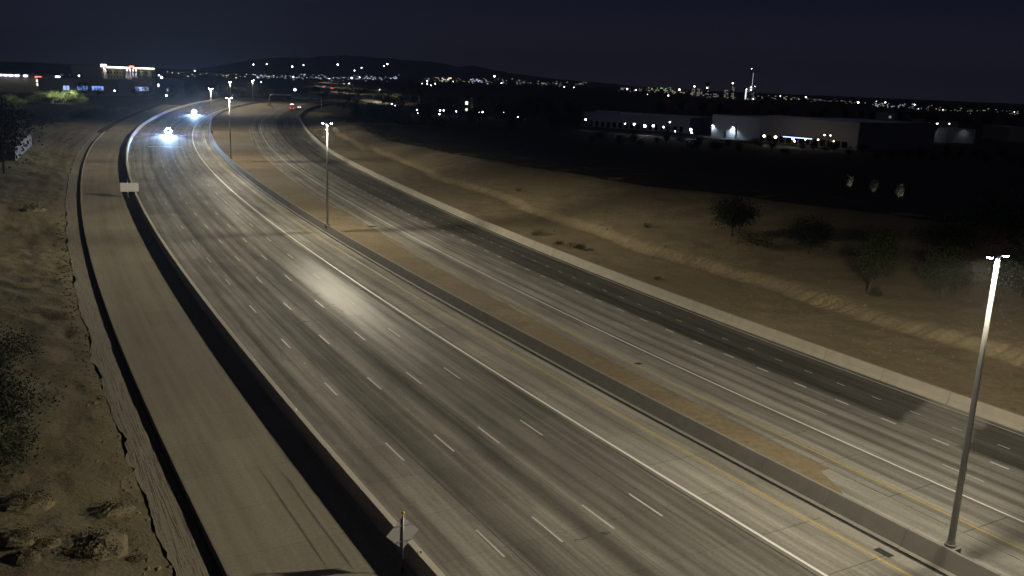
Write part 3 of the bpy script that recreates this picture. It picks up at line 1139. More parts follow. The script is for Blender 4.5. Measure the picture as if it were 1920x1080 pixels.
def suv(name, label, cat, loc, rz, paint, group=None):
    """front of the car looks along local +x"""
    t = thing(name, label, cat, loc, rz, group)
    body = loft([(-2.45, ring(0.86, 0.45, 0.95, 0.80)), (-2.3, ring(0.96, 0.30, 1.05, 0.90)), (-0.8, ring(1.0, 0.26, 1.08, 0.93)), (1.0, ring(1.0, 0.26, 1.10, 0.93)),
                 (2.0, ring(0.97, 0.28, 1.02, 0.88)), (2.4, ring(0.90, 0.36, 0.90, 0.80)), (2.52, ring(0.78, 0.45, 0.75, 0.70))])
    fix_normals(body.build('body', paint, t, False))
    cab = loft([(-2.35, [(-0.80, 1.02), (0.80, 1.02), (0.74, 1.30), (-0.74, 1.30)]), (-2.05, [(-0.88, 1.04), (0.88, 1.04), (0.72, 1.74), (-0.72, 1.74)]),
                (-0.2, [(-0.90, 1.05), (0.90, 1.05), (0.74, 1.80), (-0.74, 1.80)]), (0.45, [(-0.90, 1.06), (0.90, 1.06), (0.72, 1.74), (-0.72, 1.74)]),
                (1.25, [(-0.88, 1.06), (0.88, 1.06), (0.80, 1.14), (-0.80, 1.14)])])
    fix_normals(cab.build('cabin', paint, t))
    mb = MB()
    mb.quad((1.20, -0.78, 1.16), (1.20, 0.78, 1.16), (0.52, 0.68, 1.72), (0.52, -0.68, 1.72))
    w = mb.build('windscreen', M['glass'], t)
    w.location = (0.02, 0, 0.015)
    for sg in (1, -1):
        mb = MB()
        mb.prism([(-1.9, 1.14), (0.9, 1.14), (0.36, 1.66), (-1.8, 1.66)], 0, 0.01)
        w = mb.build('side_window', M['glass'], t)
        w.location = (0, sg * 0.905 - (0.01 if sg > 0 else 0), 0)
        mb = MB()
        mb.box((0.85, sg * 1.04, 1.16), (0.12, 0.2, 0.14))
        mb.build('mirror', paint, t)
        wheel(t, 1.55, sg * 0.88)
        wheel(t, -1.5, sg * 0.88)
    return t


def spot(name, par, loc, target, power, colr, ang, blend=0.6, radius=0.1):
    d = bpy.data.lights.new(name, 'SPOT')
    d.energy = power
    d.color = colr
    d.spot_size = math.radians(ang)
    d.spot_blend = blend
    d.shadow_soft_size = radius
    o = bpy.data.objects.new(name, d)
    col.objects.link(o)
    o.parent = par
    o.location = loc
    v = (Vector(target) - Vector(loc)).normalized()
    o.rotation_euler = v.to_track_quat('-Z', 'Y').to_euler()
    return o


def point(name, par, loc, power, colr, radius=0.2):
    d = bpy.data.lights.new(name, 'POINT')
    d.energy = power
    d.color = colr
    d.shadow_soft_size = radius
    o = bpy.data.objects.new(name, d)
    col.objects.link(o)
    o.parent = par
    o.location = loc
    return o


def police(label, px, py, power, aim):
    p = on_plane(px, py, 0.0)
    s, o = s_o(p)
    hd = -heading(s)
    rz = math.atan2(hd.y, hd.x) + math.radians(aim)
    t = suv('police_car', label, 'police car', p, rz, M['car_white'], 'police cars with flashing lights')
    for sg in (1, -1):
        mb = MB()
        mb.box((2.42, sg * 0.66, 0.78), (0.16, 0.36, 0.2))
        mb.build('headlight', M['headlight'], t)
        spot('headlight_beam', t, (2.56, sg * 0.66, 0.78), (11, sg * 0.9, 0.0), power, (0.42, 0.68, 1.0), 52, 0.9, 0.12)
        mb = MB()
        mb.box((-2.42, sg * 0.74, 0.92), (0.1, 0.2, 0.28))
        mb.build('tail_light', M['tail'], t)
    mb = MB()
    mb.box((-0.1, 0, 1.85), (0.32, 1.34, 0.05))
    bar = mb.build('light_bar', M['dark_steel'], t)
    for i in range(6):
        mb = MB()
        mb.box((-0.1, -0.55 + i * 0.22, 1.94), (0.30, 0.19, 0.12))
        mb.build('flasher', M['police_blue'] if i not in (2,) else M['headlight'], bar)
    mb = MB()
    for y in (-0.35, 0.35):
        mb.tube([(2.62, y, 0.42), (2.62, y, 0.95)], 0.03, 6)
    for z in (0.5, 0.88):
        mb.tube([(2.62, -0.55, z), (2.62, 0.55, z)], 0.03, 6)
    mb.build('push_bumper', M['dark_steel'], t)
    mb = MB()
    mb.box((2.52, 0, 0.66), (0.06, 0.85, 0.22))
    gr_ = mb.build('grille', M['dark_steel'], t)
    for y in (-0.33, -0.11, 0.11, 0.33):
        mb = MB()
        mb.box((2.565, y, 0.70), (0.04, 0.16, 0.09))
        mb.build('grille_flasher', M['police_blue'], gr_)
    for sg in (1, -1):
        mb = MB()
        mb.tube([(0.92, sg * 1.0, 1.32), (1.12, sg * 1.0, 1.32)], 0.1, 8)
        mb.build('spot_lamp', M['headlight'], t)
    point('flasher_light', t, (0.2, 0, 2.25), power * 0.10, (0.20, 0.24, 1.0), 0.3)
    return t


police('nearer police car with blue flashers and headlights facing the camera', 316, 252, 95000, 0)
police('farther police car with blinding blue white lights by the curving wall', 364, 214, 120000, 5)

# red tail lit truck on the far carriageway
p = on_plane(548, 205, 0.0)
s, o = s_o(p)
hd = heading(s)
t = thing('red_truck', 'red box truck with lit tail lights driving away below the sign gantry', 'truck', p, math.atan2(hd.y, hd.x))
mb = MB()
mb.box((1.0, 0, 1.95), (5.6, 2.3, 2.5))
mb.build('box_body', M['car_red'], t)
mb = MB()
mb.prism([(3.9, 0.6), (6.0, 0.6), (6.0, 1.5), (5.5, 2.4), (3.9, 2.5)], -1.05, 1.05)
fix_normals(mb.build('cab', M['car_red'], t))
mb = MB()
mb.box((1.6, 0, 0.6), (7.2, 1.0, 0.2))
mb.build('chassis', M['dark_steel'], t)
for x in (-0.6, 4.7):
    for y in (-0.95, 0.95):
        wheel(t, x, y, 0.45)
for y in (-0.95, 0.95):
    mb = MB()
    mb.box((-1.84, y, 0.85), (0.08, 0.35, 0.25))
    mb.build('tail_light', M['tail'], t)
mb = MB()
mb.box((-1.84, 0, 3.15), (0.08, 1.9, 0.14))
mb.build('marker_light', M['tail_white'], t)
mb = MB()
mb.box((-1.82, 0, 0.62), (0.1, 2.2, 0.14))
mb.build('bumper', M['steel'], t)

# a pale sedan ahead of the truck
p = on_plane(563, 203.5, 0.0)
t = suv('white_car', 'white car with bright lamps just right of the red truck', 'car', p, math.atan2(hd.y, hd.x) - 0.2, M['car_white'])
for sg in (1, -1):
    mb = MB()
    mb.box((-2.42, sg * 0.74, 0.92), (0.1, 0.22, 0.28))
    mb.build('tail_light', M['tail_white'], t)
    spot('headlight_beam', t, (2.56, sg * 0.66, 0.78), (18, sg * 1.5, 0), 2500, (0.8, 0.86, 1.0), 60)

# ------------------------------------------------------------------ curving ramp of the far interchange
M['far_conc'] = plain('far ramp concrete', (0.30, 0.265, 0.20), 0.8, var=0.15, scale=0.05)
mb = MB()
cl = [(735, 198, 0.4), (690, 188, 0.5), (655, 179, 0.6), (628, 171, 0.7), (608, 164.5, 0.8), (597, 159, 0.9), (602, 155, 1.0), (625, 152.6, 1.0), (660, 151, 1.0)]
C = []
for x, y, z in cl:
    C.append(on_plane(x, y, z))
sm = []
for i in range(len(C) - 1):
    for k in range(6):
        tt = k / 6
        p0, p1, p2, p3 = C[max(i - 1, 0)], C[i], C[i + 1], C[min(i + 2, len(C) - 1)]
        sm.append(0.5 * ((2 * p1) + (p2 - p0) * tt + (2 * p0 - 5 * p1 + 4 * p2 - p3) * tt ** 2 + (3 * p1 - p0 - 3 * p2 + p3) * tt ** 3))
sm.append(C[-1])
pr = None
for i, p in enumerate(sm):
    d = (sm[min(i + 1, len(sm) - 1)] - sm[max(i - 1, 0)])
    d.z = 0
    d.normalize()
    n = Vector((-d.y, d.x, 0))
    hw = 8.5
    cr = [mb.vert(p + n * hw), mb.vert(p - n * hw), mb.vert(p - n * hw - Vector((0, 0, 1.2))), mb.vert(p + n * hw - Vector((0, 0, 1.2)))]
    if pr:
        for j in range(4):
            mb.face((pr[j], pr[(j + 1) % 4], cr[(j + 1) % 4], cr[j]))
    pr = cr
fl = fix_normals(mb.build('interchange_ramp', M['far_conc']))
struct(fl)
RAMP_SM = sm
for k, (px, py, zz) in enumerate(((606, 165, 0.8), (622, 167, 0.75))):
    p = on_plane(px, py, zz)
    t = suv('red_lit_car', ('left' if k == 0 else 'right') + ' of two cars with red tail lights on the distant curving ramp', 'car', p, 2.2, M['car_red'], 'cars on the distant ramp')
    for sg in (1, -1):
        mb = MB()
        mb.box((-2.44, sg * 0.70, 0.95), (0.16, 0.5, 0.5))
        mb.build('tail_light', M['tail'], t)
        mb = MB()
        mb.box((2.44, sg * 0.66, 0.78), (0.16, 0.36, 0.22))
        mb.build('headlight', M['lens_warm'], t)

# lamps of the curving ramp
for k, (px, py, zz) in enumerate(((712, 190, 0.4), (655, 174, 0.4), (622, 163, 0.4), (617, 155.5, 0.4))):
    p = on_plane(px, py, zz)
    t = thing('ramp_light', ('nearest', 'second nearest', 'third nearest', 'farthest')[k] + ' slender lamp beside the distant curving ramp', 'street light', p, 0, 'lamps of the distant ramp')
    mb = MB()
    mb.tube([(0, 0, -zz), (0, 0, 12.0)], 0.1, 6)
    mb.build('pole', M['dark_steel'], t)
    mb = MB()
    mb.box((0, -0.6, 12.0), (0.5, 1.4, 0.15))
    mb.build('lamp_head', M['dark_steel'], t)
    lamp_light('luminaire', (0, -0.9, 11.7), (5000, 6000, 8000, 9000)[k], (1.0, 0.86, 0.62), t)

# ------------------------------------------------------------------ trees and shrubs
def tree_meshes(name, seed, h, cr, ch, nclump, nleaf, leaf, lm, trunk_h, lean=0.0, spread=1.0):
    """returns (trunk mesh, crown mesh); crown radius cr, crown height ch"""
    r = random.Random(seed)
    tb = MB()
    top = Vector((lean * h, 0.1 * lean * h, trunk_h + ch * 0.45))
    tb.tube([(0, 0, -0.3), (lean * h * 0.25, 0, trunk_h * 0.55), (lean * h * 0.6, 0, trunk_h), top], [0.045 * h ** 0.8, 0.034 * h ** 0.8, 0.026 * h ** 0.8, 0.006 * h], 7)
    cb = MB()
    cen = Vector((lean * h, 0, trunk_h + ch * 0.5))
    for i in range(nclump):
        for _ in range(30):
            d = Vector((r.uniform(-1, 1), r.uniform(-1, 1), r.uniform(-1, 1)))
            if 0.25 < d.length < 1:
                break
        c = cen + Vector((d.x * cr, d.y * cr, d.z * ch * 0.5))
        if i % 2 == 0:
            st = Vector((lean * h * 0.6, 0, trunk_h * r.uniform(0.7, 1.0)))
            mid = st.lerp(c, 0.5) + Vector((0, 0, 0.06 * ch))
            tb.tube([st, mid, c], [0.012 * h, 0.008 * h, 0.002 * h], 4, cap=False)
        cs = cr * r.uniform(0.16, 0.34) * spread
        for k in range(nleaf):
            q = c + Vector((r.gauss(0, cs), r.gauss(0, cs), r.gauss(0, cs * 0.75)))
            if q.z < trunk_h * 0.35:
                continue
            u = Vector((r.gauss(0, 1), r.gauss(0, 1), r.gauss(0, 1))).normalized()
            w = u.cross(Vector((r.gauss(0, 1), r.gauss(0, 1), r.gauss(0, 1)))).normalized()
            L = leaf * r.uniform(0.6, 1.4)
            W = L * r.uniform(0.35, 0.6)
            cb.quad(q - u * L * 0.5, q + w * W * 0.5, q + u * L * 0.5, q - w * W * 0.5)
    return tb.mesh(name + '_trunk', M['bark'], True), cb.mesh(name + '_crown', lm)


def put_tree(meshes, name, label, cat, loc, sc=1.0, rz=0.0, group=None):
    t = thing(name, label, cat, loc, rz, group)
    s3 = sc if hasattr(sc, '__len__') else (sc,) * 3
    t.scale = s3
    link('trunk', meshes[0], t)
    link('crown', meshes[1], t)
    return t


T_round = tree_meshes('round', 3, 5.0, 2.3, 3.6, 80, 80, 0.24, M['leaf'], 1.3)
T_tall = tree_meshes('tall', 5, 7.0, 2.0, 5.8, 90, 80, 0.24, M['leaf'], 1.6, 0.06)
T_wide = tree_meshes('wide', 8, 6.0, 3.2, 3.8, 90, 80, 0.26, M['leaf_dark'], 1.6)
T_bush = tree_meshes('bush', 9, 2.0, 1.2, 1.5, 24, 40, 0.14, M['leaf'], 0.15)
T_bank = tree_meshes('bank', 10, 2.0, 1.2, 1.6, 44, 60, 0.12, M['leaf_dark'], 0.1)
T_far1 = tree_meshes('far_a', 13, 9.0, 4.2, 6.4, 44, 34, 0.55, M['leaf_dark'], 2.4)
T_far2 = tree_meshes('far_b', 15, 12.0, 3.4, 9.2, 44, 34, 0.55, M['leaf_dark'], 2.6, 0.02)
T_far3 = tree_meshes('far_c', 19, 8.0, 5.0, 5.0, 44, 34, 0.55, M['leaf_dark'], 2.6)
T_slim = tree_meshes('slim', 23, 16.0, 2.3, 12.5, 40, 30, 0.6, M['leaf_dark'], 3.4, 0.02)
T_verde = tree_meshes('verde', 29, 6.0, 3.4, 3.8, 40, 34, 0.45, M['leaf_green'], 1.6)


def embank_z(p):
    """height of the right embankment under p"""
    s, o = s_o(p)
    t = (barr_o(s) - 0.25 - o) / 150.0
    return right_z(s, o, t) if 0 <= t <= 1 else 0.0


def left_zz(p):
    s, o = s_o(p)
    t = (o - soil_line(s)) / 110.0
    return left_z(s, o, t) if 0 <= t <= 1 else 0.0


def on_right(px, py):
    z = 3.0
    for _ in range(6):
        p = on_plane(px, py, z)
        z = embank_z(p)
    p.z = z
    return p


def on_left(px, py):
    z = 1.0
    for _ in range(6):
        p = on_plane(px, py, z)
        z = left_zz(p)
    p.z = z
    return p


put_tree(T_tall, 'slope_tree', 'tall leaning tree with a narrow ragged crown on the right embankment', 'tree', on_right(1628, 552), (0.92, 0.92, 0.95), 0.4)
put_tree(T_round, 'slope_tree', 'round leafy tree left of the nearest light pole on the embankment', 'tree', on_right(1765, 560), 1.0, 1.0)
put_tree(T_bush, 'slope_shrub', 'small shrub at the foot of the tall leaning tree', 'shrub', on_right(1640, 556), 0.7, 2.0)
put_tree(T_wide, 'slope_tree', 'dark tree standing alone near the embankment crest above the pale barrier', 'tree', on_right(1372, 442), (0.85, 0.85, 0.9), 0.2)
put_tree(T_bush, 'slope_shrub', 'low dark shrub right of the lone crest tree', 'shrub', on_right(1420, 462), (2.2, 2.2, 1.3), 0.9)
put_tree(T_wide, 'slope_tree', 'dark spreading tree between the lone crest tree and the leaning tree', 'tree', on_right(1516, 476), (0.85, 0.85, 0.75), 2.6)
put_tree(T_far3, 'slope_tree', 'large dark tree behind the top of the nearest light pole', 'tree', on_right(1855, 485), (0.85, 0.85, 0.9), 1.1)
put_tree(T_wide, 'slope_tree', 'dark low tree left of the large tree behind the light pole', 'tree', on_right(1775, 480), (1.0, 1.0, 0.7), 3.3)
put_tree(T_wide, 'slope_tree', 'dark tree at the right edge of the picture on the embankment', 'tree', on_right(1912, 560), (0.9, 0.9, 0.8), 4.1)
put_tree(T_bush, 'slope_shrub', 'tiny shrub on the bare slope above the eroded scarp', 'shrub', on_right(1214, 428), 0.5, 0.3)
put_tree(T_bush, 'slope_shrub', 'tiny shrub high on the bare slope near the second light pole', 'shrub', on_right(971, 370), 0.5, 1.3)
put_tree(T_far1, 'slope_tree', 'dark tree on the slope right of the far sign gantry', 'tree', on_right(715, 262), (0.55, 0.55, 0.6), 1.3)
# dry brush below the scarp
for k, (px, py, sc, lab) in enumerate(((1008, 440, 0.75, 'left clump of dry brush at the foot of the scarp'), (1046, 458, 0.6, 'middle clump of dry brush at the foot of the scarp'),
                                       (1080, 466, 0.9, 'right clump of dry brush at the foot of the scarp'), (1232, 524, 0.4, 'single dry tuft on the bench above the pale barrier'))):
    m_ = tree_meshes('brush%d' % k, 60 + k, 1.2, 1.1, 0.7, 16, 30, 0.16, M['twig'], 0.05)
    t = put_tree(m_, 'dry_brush', lab, 'brush', on_right(px, py), (sc * 1.5, sc, sc), 0.7)

# left bank: brush heaps and shrubs near the camera
for k, (px, py, sc, lab) in enumerate((
        (45, 945, 1.0, 'dark brush heap at the left edge of the near soil bank'), (212, 958, 0.75, 'scruffy brush tuft beside the concrete apron on the soil bank'),
        (185, 1030, 1.15, 'largest dark brush heap near the bottom left of the soil bank'), (32, 1010, 0.7, 'small brush clump in the bottom left corner'),
        (84, 1020, 0.5, 'little brush tuft between the two bottom left heaps'), (60, 395, 1.6, 'thorny shrub on the bank left of the far kerb wall'),
        (45, 1048, 0.6, 'flat trail of brush at the bottom left'), (255, 1050, 0.35, 'tiny tuft just left of the apron near the bottom'))):
    m_ = tree_meshes('heap%d' % k, 80 + k, 1.2, 0.85, 0.75, 18, 46, 0.10, M['twig'], 0.05)
    hp = put_tree(m_, 'brush_heap', lab, 'brush', on_left(px, py), (sc * 1.3, sc, sc * 0.8), k * 0.9)
    md = MB()
    rg = []
    for i in range(7):
        ph = i / 6 * math.pi / 2
        rg.append([md.vert((1.05 * math.cos(ph) * math.cos(a) * (1 + 0.3 * fnoise(3 * math.cos(a), 3 * math.sin(a), k + i)), 1.05 * math.cos(ph) * math.sin(a) * (1 + 0.3 * fnoise(3 * math.cos(a), 3 * math.sin(a), k + i)),
                            0.62 * math.sin(ph) * (1 + 0.5 * fnoise(2 * math.cos(a), 2 * math.sin(a), 9 + k + i * 0.4)) - 0.15)) for a in [2 * math.pi * j / 14 for j in range(14)]])
    for r0_, r1_ in zip(rg, rg[1:]):
        for j in range(14):
            md.face((r0_[j], r0_[(j + 1) % 14], r1_[(j + 1) % 14], r1_[j]))
    md.build('mound', M['soil_left'], hp)
for k, (px, py, sc, lab) in enumerate(((8, 690, 1.5, 'upper leafy bush cut by the left picture edge'), (18, 790, 1.9, 'lower leafy bush cut by the left picture edge'), (-6, 880, 1.5, 'leafy bush just out at the left edge above the brush heaps'))):
    put_tree(T_bank, 'bank_bush', lab, 'bush', on_left(px, py), sc, k * 1.7)

# broken rim of clods along the apron: rocks
M['clod'] = plain('earth clod', (0.16, 0.125, 0.075), 0.95, var=0.3, scale=3)
rk = MB()
r8 = random.Random(4)
for i in range(420):
    s = r8.uniform(2, 120)
    o = soil_line(s) + r8.gauss(0.35, 0.35) + 0.2
    p = pos(s, o, 0)
    p.z = left_zz(p) + 0.02
    sz = r8.uniform(0.03, 0.16) * (1.3 if r8.random() < 0.1 else 1)
    base = len(rk.v)
    for (x, y, z) in ((1, 0, 0), (0, 1, 0), (-1, 0, 0), (0, -1, 0), (0, 0, 1), (0, 0, -1)):
        rk.vert(p + Vector((x, y, z * 0.7)) * sz * r8.uniform(0.7, 1.3))
    for a, b_, c in ((0, 1, 4), (1, 2, 4), (2, 3, 4), (3, 0, 4), (1, 0, 5), (2, 1, 5), (3, 2, 5), (0, 3, 5)):
        rk.face((base + a, base + b_, base + c))
ro = rk.build('earth_clods', M['clod'])
ro['kind'] = 'stuff'
ro['label'] = 'loose earth clods along the broken edge of the soil bank'
ro['category'] = 'clods'

rk = MB()
r8 = random.Random(14)
for i in range(700):
    s = r8.uniform(-4, 170)
    d = abs(r8.gauss(11, 6)) + 0.6
    o = barr_o(s) - 0.25 - d
    p = pos(s, o, 0)
    p.z = right_z(s, o, d / 150.0) + 0.02
    sz = r8.uniform(0.04, 0.13) * (2.0 if r8.random() < 0.05 else 1)
    base = len(rk.v)
    for (x, y, z) in ((1, 0, 0), (0, 1, 0), (-1, 0, 0), (0, -1, 0), (0, 0, 1), (0, 0, -1)):
        rk.vert(p + Vector((x, y, z * 0.7)) * sz * r8.uniform(0.6, 1.4))
    for a, b_, c in ((0, 1, 4), (1, 2, 4), (2, 3, 4), (3, 0, 4), (1, 0, 5), (2, 1, 5), (3, 2, 5), (0, 3, 5)):
        rk.face((base + a, base + b_, base + c))
ro = rk.build('slope_stones', M['clod'])
ro['kind'] = 'stuff'
ro['label'] = 'small stones strewn over the right embankment'
ro['category'] = 'stones'

# left dark trees and the block wall
p = on_left(30, 300)
q = on_left(58, 272)
mb = MB()
d = (q - p)
rzw = math.atan2(d.y, d.x)
mb.box((d.length / 2, 0, 1.3), (d.length + 4, 0.2, 3.4))
t = mb.build('block_wall', plain('tan block wall', (0.095, 0.084, 0.062), 0.9, var=0.15, scale=2))
t.location = p
t.rotation_euler.z = rzw
tag(t, 'short tan block wall end beside the dark tree at far left', 'wall')
for k, (px, py, mesh, sc, lab) in enumerate((
        (8, 325, T_far1, (1.0, 1.0, 1.2), 'big dark tree at the left edge in front of the block wall'), (30, 262, T_far3, (1.1, 1.1, 1.0), 'dark tree behind the block wall at far left'),
        (-10, 285, T_far1, (1.2, 1.2, 1.4), 'dark tree cut by the left edge above the bank'), (78, 244, T_far3, (0.9, 0.9, 0.7), 'low dark tree right of the block wall'))):
    put_tree(mesh, 'bank_tree', lab, 'tree', on_left(px, py), sc, k * 1.3)
for k in range(16):
    px = 95 + k * 13 + rnd.uniform(-5, 5)
    py = 232 - k * 2.0 + rnd.uniform(-4, 4)
    put_tree(T_bush if k % 3 else T_far3, 'roadside_shrub', 'dark shrub in the row beyond the left ramp, below the lit green trees', 'shrub', on_plane(px, py, 0.0), (2.6, 2.6, 2.0) if k % 3 else (0.6, 0.6, 0.5), k, 'shrubs beyond the ramp')

# grove of dark trees in the middle distance
GROVE = 'dark trees beyond the right embankment'
gl = 'dark unlit tree in the grove between the far carriageway and the low buildings'
gr = random.Random(21)
spots = []
for i in range(58):
    x = gr.uniform(640, 1085)
    y = gr.uniform(188, 246) + (x - 640) * 0.012
    spots.append((x, y))
for x in range(1110, 1920, 23):
    spots.append((x + gr.uniform(-9, 9), 262 + (x - 1110) * 0.052 + gr.uniform(-2, 14)))
for k, (x, y) in enumerate(spots):
    p = on_plane(x, y, 0.0)
    m_ = (T_far1, T_far2, T_far3)[k % 3]
    sc = gr.uniform(0.75, 1.1) if x < 1090 else gr.uniform(0.3, 0.55)
    put_tree(m_, 'grove_tree' if x < 1090 else 'hedge_tree', gl if x < 1090 else 'small dark tree in the row before the long low buildings', 'tree', p, sc, gr.uniform(0, 6), GROVE if x < 1090 else 'small trees before the low buildings')
for k, (x, y, sc, lab) in enumerate(((770, 192, 1.35, 'tall slim dark tree rising above the horizon, left one of the pair'), (786, 193, 1.25, 'tall slim dark tree rising above the horizon, right one of the pair'),
                                     (1735, 268, 1.0, 'thick dark tree rising over the low buildings at right'), (1748, 268, 0.95, 'slim dark tree beside the thick one over the low buildings'))):
    put_tree(T_slim, 'tall_tree', lab, 'tree', on_plane(x, y, 0.0), (sc * 0.9, sc * 0.9, sc), k)
for x in range(1240, 1920, 34):
    p = on_plane(x + gr.uniform(-12, 12), 212 + (x - 1240) * 0.036 + gr.uniform(-3, 5), 0.0)
    put_tree((T_far1, T_far3)[x % 2], 'backdrop_tree', 'dark tree in the line behind the low buildings', 'tree', p, gr.uniform(0.8, 1.2), gr.uniform(0, 6), 'trees behind the low buildings')
for x in range(150, 700, 26):
    p = on_plane(x + gr.uniform(-12, 12), 176 + gr.uniform(-4, 7) + x * 0.004, 0.0)
    if 300 < x < 560 and p.y > 1200:
        continue
    put_tree((T_far1, T_far3)[x % 2], 'backdrop_tree', 'dark tree in the belt far behind the freeway bend', 'tree', p, gr.uniform(0.7, 1.1), gr.uniform(0, 6), 'trees behind the bend')

# floodlit green trees at the left
ORD = ['leftmost', 'second from the left', 'third from the left', 'fourth from the left', 'fourth from the right', 'third from the right', 'second from the right', 'rightmost']
for k, (px, py, sc, w) in enumerate(((22, 199, 1.0, 1300), (42, 203, 0.8, 1300), (64, 197, 0.9, 500), (78, 189, 1.0, 1000), (100, 193, 1.15, 5500), (120, 194, 1.2, 7500), (138, 193, 1.3, 7500), (156, 197, 0.9, 2000))):
    p = on_plane(px, py, 0.0)
    put_tree(T_verde, 'floodlit_tree', ORD[k] + ' of the eight floodlit green trees before the blue windowed office', 'tree', p, sc, k * 0.8, 'floodlit green trees')
    t = thing('flood_lamp', 'flood lamp on a post lighting the ' + ORD[k] + ' of the eight green trees', 'lamp', p + Vector((2.0, -7.0, 0)), 0, 'flood lamps by the green trees')
    mb = MB()
    mb.tube([(0, 0, 0), (0, 0, 6.8)], 0.06, 6)
    mb.build('post', M['dark_steel'], t)
    mb = MB()
    mb.box((0, 0, 6.95), (0.5, 0.35, 0.3))
    mb.build('lamp_body', M['dark_steel'], t)
    spot('flood_beam', t, (0, 0.3, 6.9), (-2.0, 7, 3.5), w, (0.95, 1.0, 0.72), 95, 0.8, 0.2)

# ------------------------------------------------------------------ buildings
def box_building(name, label, cat, a, b_, depth, h, wall, roof, group=None, parapet=0.6):
    """front wall from ground point a to b_, going back by depth (m)"""
    d = b_ - a
    L = d.length
    rz = math.atan2(d.y, d.x)
    t = thing(name, label, cat, (a.x, a.y, 0), rz, group)
    mb = MB()
    mb.box((L / 2, depth / 2, h / 2 - 0.05), (L, depth, h))
    mb.build('wall', wall, t)
    mb = MB()
    mb.box((L / 2, depth / 2, h - 0.02), (L - 0.6, depth - 0.6, 0.12))
    mb.build('roof', roof, t)
    mb = MB()
    for cx, cy, sx, sy in ((L / 2, 0.1, L + 0.1, 0.4), (L / 2, depth - 0.1, L + 0.1, 0.4), (0.1, depth / 2, 0.4, depth - 0.6), (L - 0.1, depth / 2, 0.4, depth - 0.6)):
        mb.box((cx, cy, h + parapet / 2 - 0.05), (sx, sy, parapet))
    mb.build('parapet', wall, t)
    return t, L


W_grey = plain('grey stucco', (0.34, 0.34, 0.37), 0.9, var=0.06, scale=0.4)
W_pale = plain('pale stucco', (0.38, 0.38, 0.38), 0.9, var=0.06, scale=0.3)
W_dark = plain('dark stucco', (0.26, 0.25, 0.25), 0.9, var=0.08, scale=0.3)
W_block = plain('darkest stucco', (0.13, 0.12, 0.11), 0.9, var=0.08, scale=0.3)  # darker wall tone for the block in the grove
W_tan = plain('tan stucco', (0.34, 0.31, 0.24), 0.9, var=0.08, scale=0.3)
R_white = plain('white roof membrane', (0.7, 0.7, 0.72), 0.85, var=0.06, scale=0.1)
R_grey = plain('grey roof membrane', (0.3, 0.3, 0.3), 0.9, var=0.1, scale=0.1)
dim_win = glow('dim lit window', (0.9, 0.85, 0.7), 0.22)
blue_win = glow('blue lit window', (0.25, 0.42, 1.0), 1.25)
blue_win2 = glow('pale blue lit window', (0.42, 0.58, 1.0), 1.0)


def wall_windows(par, L, z0, z1, xs, w, m, name='window', y=-0.04):
    for x in xs:
        mb = MB()
        mb.box((x, y, (z0 + z1) / 2), (w, 0.06, z1 - z0))
        f = mb.build(name, M['dark_steel'], par)
        mb = MB()
        mb.box((x, y - 0.035, (z0 + z1) / 2), (w - 0.16, 0.02, z1 - z0 - 0.16))
        mb.build('pane', m, f)


t, L = box_building('shop_building', 'low shop building with a stepped parapet at the left end of the lit row', 'building', on_plane(1088, 236), on_plane(1292, 250), 45, 7.2, W_grey, R_white)
mb = MB()
mb.box((L * 0.25, 0.5, 7.9), (L * 0.22, 1.2, 2.2))
mb.build('raised_parapet', W_grey, t)
mb = MB()
mb.box((L * 0.70, 0.4, 7.6), (L * 0.25, 1.0, 1.4))
mb.build('raised_parapet', W_grey, t)
wall_windows(t, L, 0.3, 3.1, [L * (0.05 + 0.055 * i) for i in range(17)], 2.0, M['glass'], 'shop_window')
t, L = box_building('lamp_lit_building', 'tall pale warehouse end lit by two cyan wall lamps', 'building', on_plane(1333, 256), on_plane(1422, 265), 50, 10.2, W_pale, R_white)
mb = MB()
mb.box((L * 0.52, -0.15, 5.0), (0.5, 0.25, 10.0))
mb.build('pilaster', W_pale, t)
mb = MB()
mb.box((L * 0.30, -0.05, 1.6), (1.6, 0.08, 3.2))
mb.build('door', M['dark_steel'], t)
for fx, pw in ((0.03, 700), (0.47, 3000)):
    mb = MB()
    mb.box((L * fx, -0.35, 5.6), (0.9, 0.5, 0.25))
    lampb = mb.build('wall_or_fill_lamp', M['dark_steel'], t)
    mb = MB()
    mb.box((L * fx, -0.45, 5.4), (0.8, 0.4, 0.14))
    mb.build('lens', M['lens_blue'] if fx > 0.2 else M['lens_cool'], lampb)
    spot('wall_or_fill_beam', t, (L * fx, -0.9, 5.2), (L * fx, -0.4, 0), pw, (0.62, 0.80, 1.0), 150, 0.5, 0.2)
t, L = box_building('warehouse', 'long dark grey warehouse with blue lit canopy, right of the cyan lit wall', 'building', on_plane(1422.8, 265.5), on_plane(1606, 282), 70, 11.0, W_dark, R_white)
wall_windows(t, L, 0.4, 3.2, [L * (0.04 + 0.07 * i) for i in range(13)], 2.6, M['glass'], 'shop_window')
mb = MB()
mb.box((L * 0.46, -2.0, 3.4), (L * 0.30, 4.0, 0.35))
can = mb.build('canopy', W_grey, t)
mb = MB()
mb.box((L * 0.46, -4.06, 3.4), (L * 0.30, 0.1, 0.3))
mb.build('light_strip', glow('blue canopy strip', (0.30, 0.36, 1.0), 5.0), can)
for k in range(3):
    mb = MB()
    mb.tube([(L * (0.33 + 0.13 * k), -3.6, 0), (L * (0.33 + 0.13 * k), -3.6, 3.3)], 0.15, 6)
    mb.build('column', W_grey, can)
mb = MB()
mb.box((L * 0.5, 6, 11.6), (L * 0.9, 10, 1.0))
mb.build('roof_unit', R_white, t)
t, L = box_building('warehouse', 'wide flat roofed warehouse behind the dark one, right half of the row', 'building', on_plane(1600, 262), on_plane(1826, 269), 60, 7.0, W_pale, R_white)
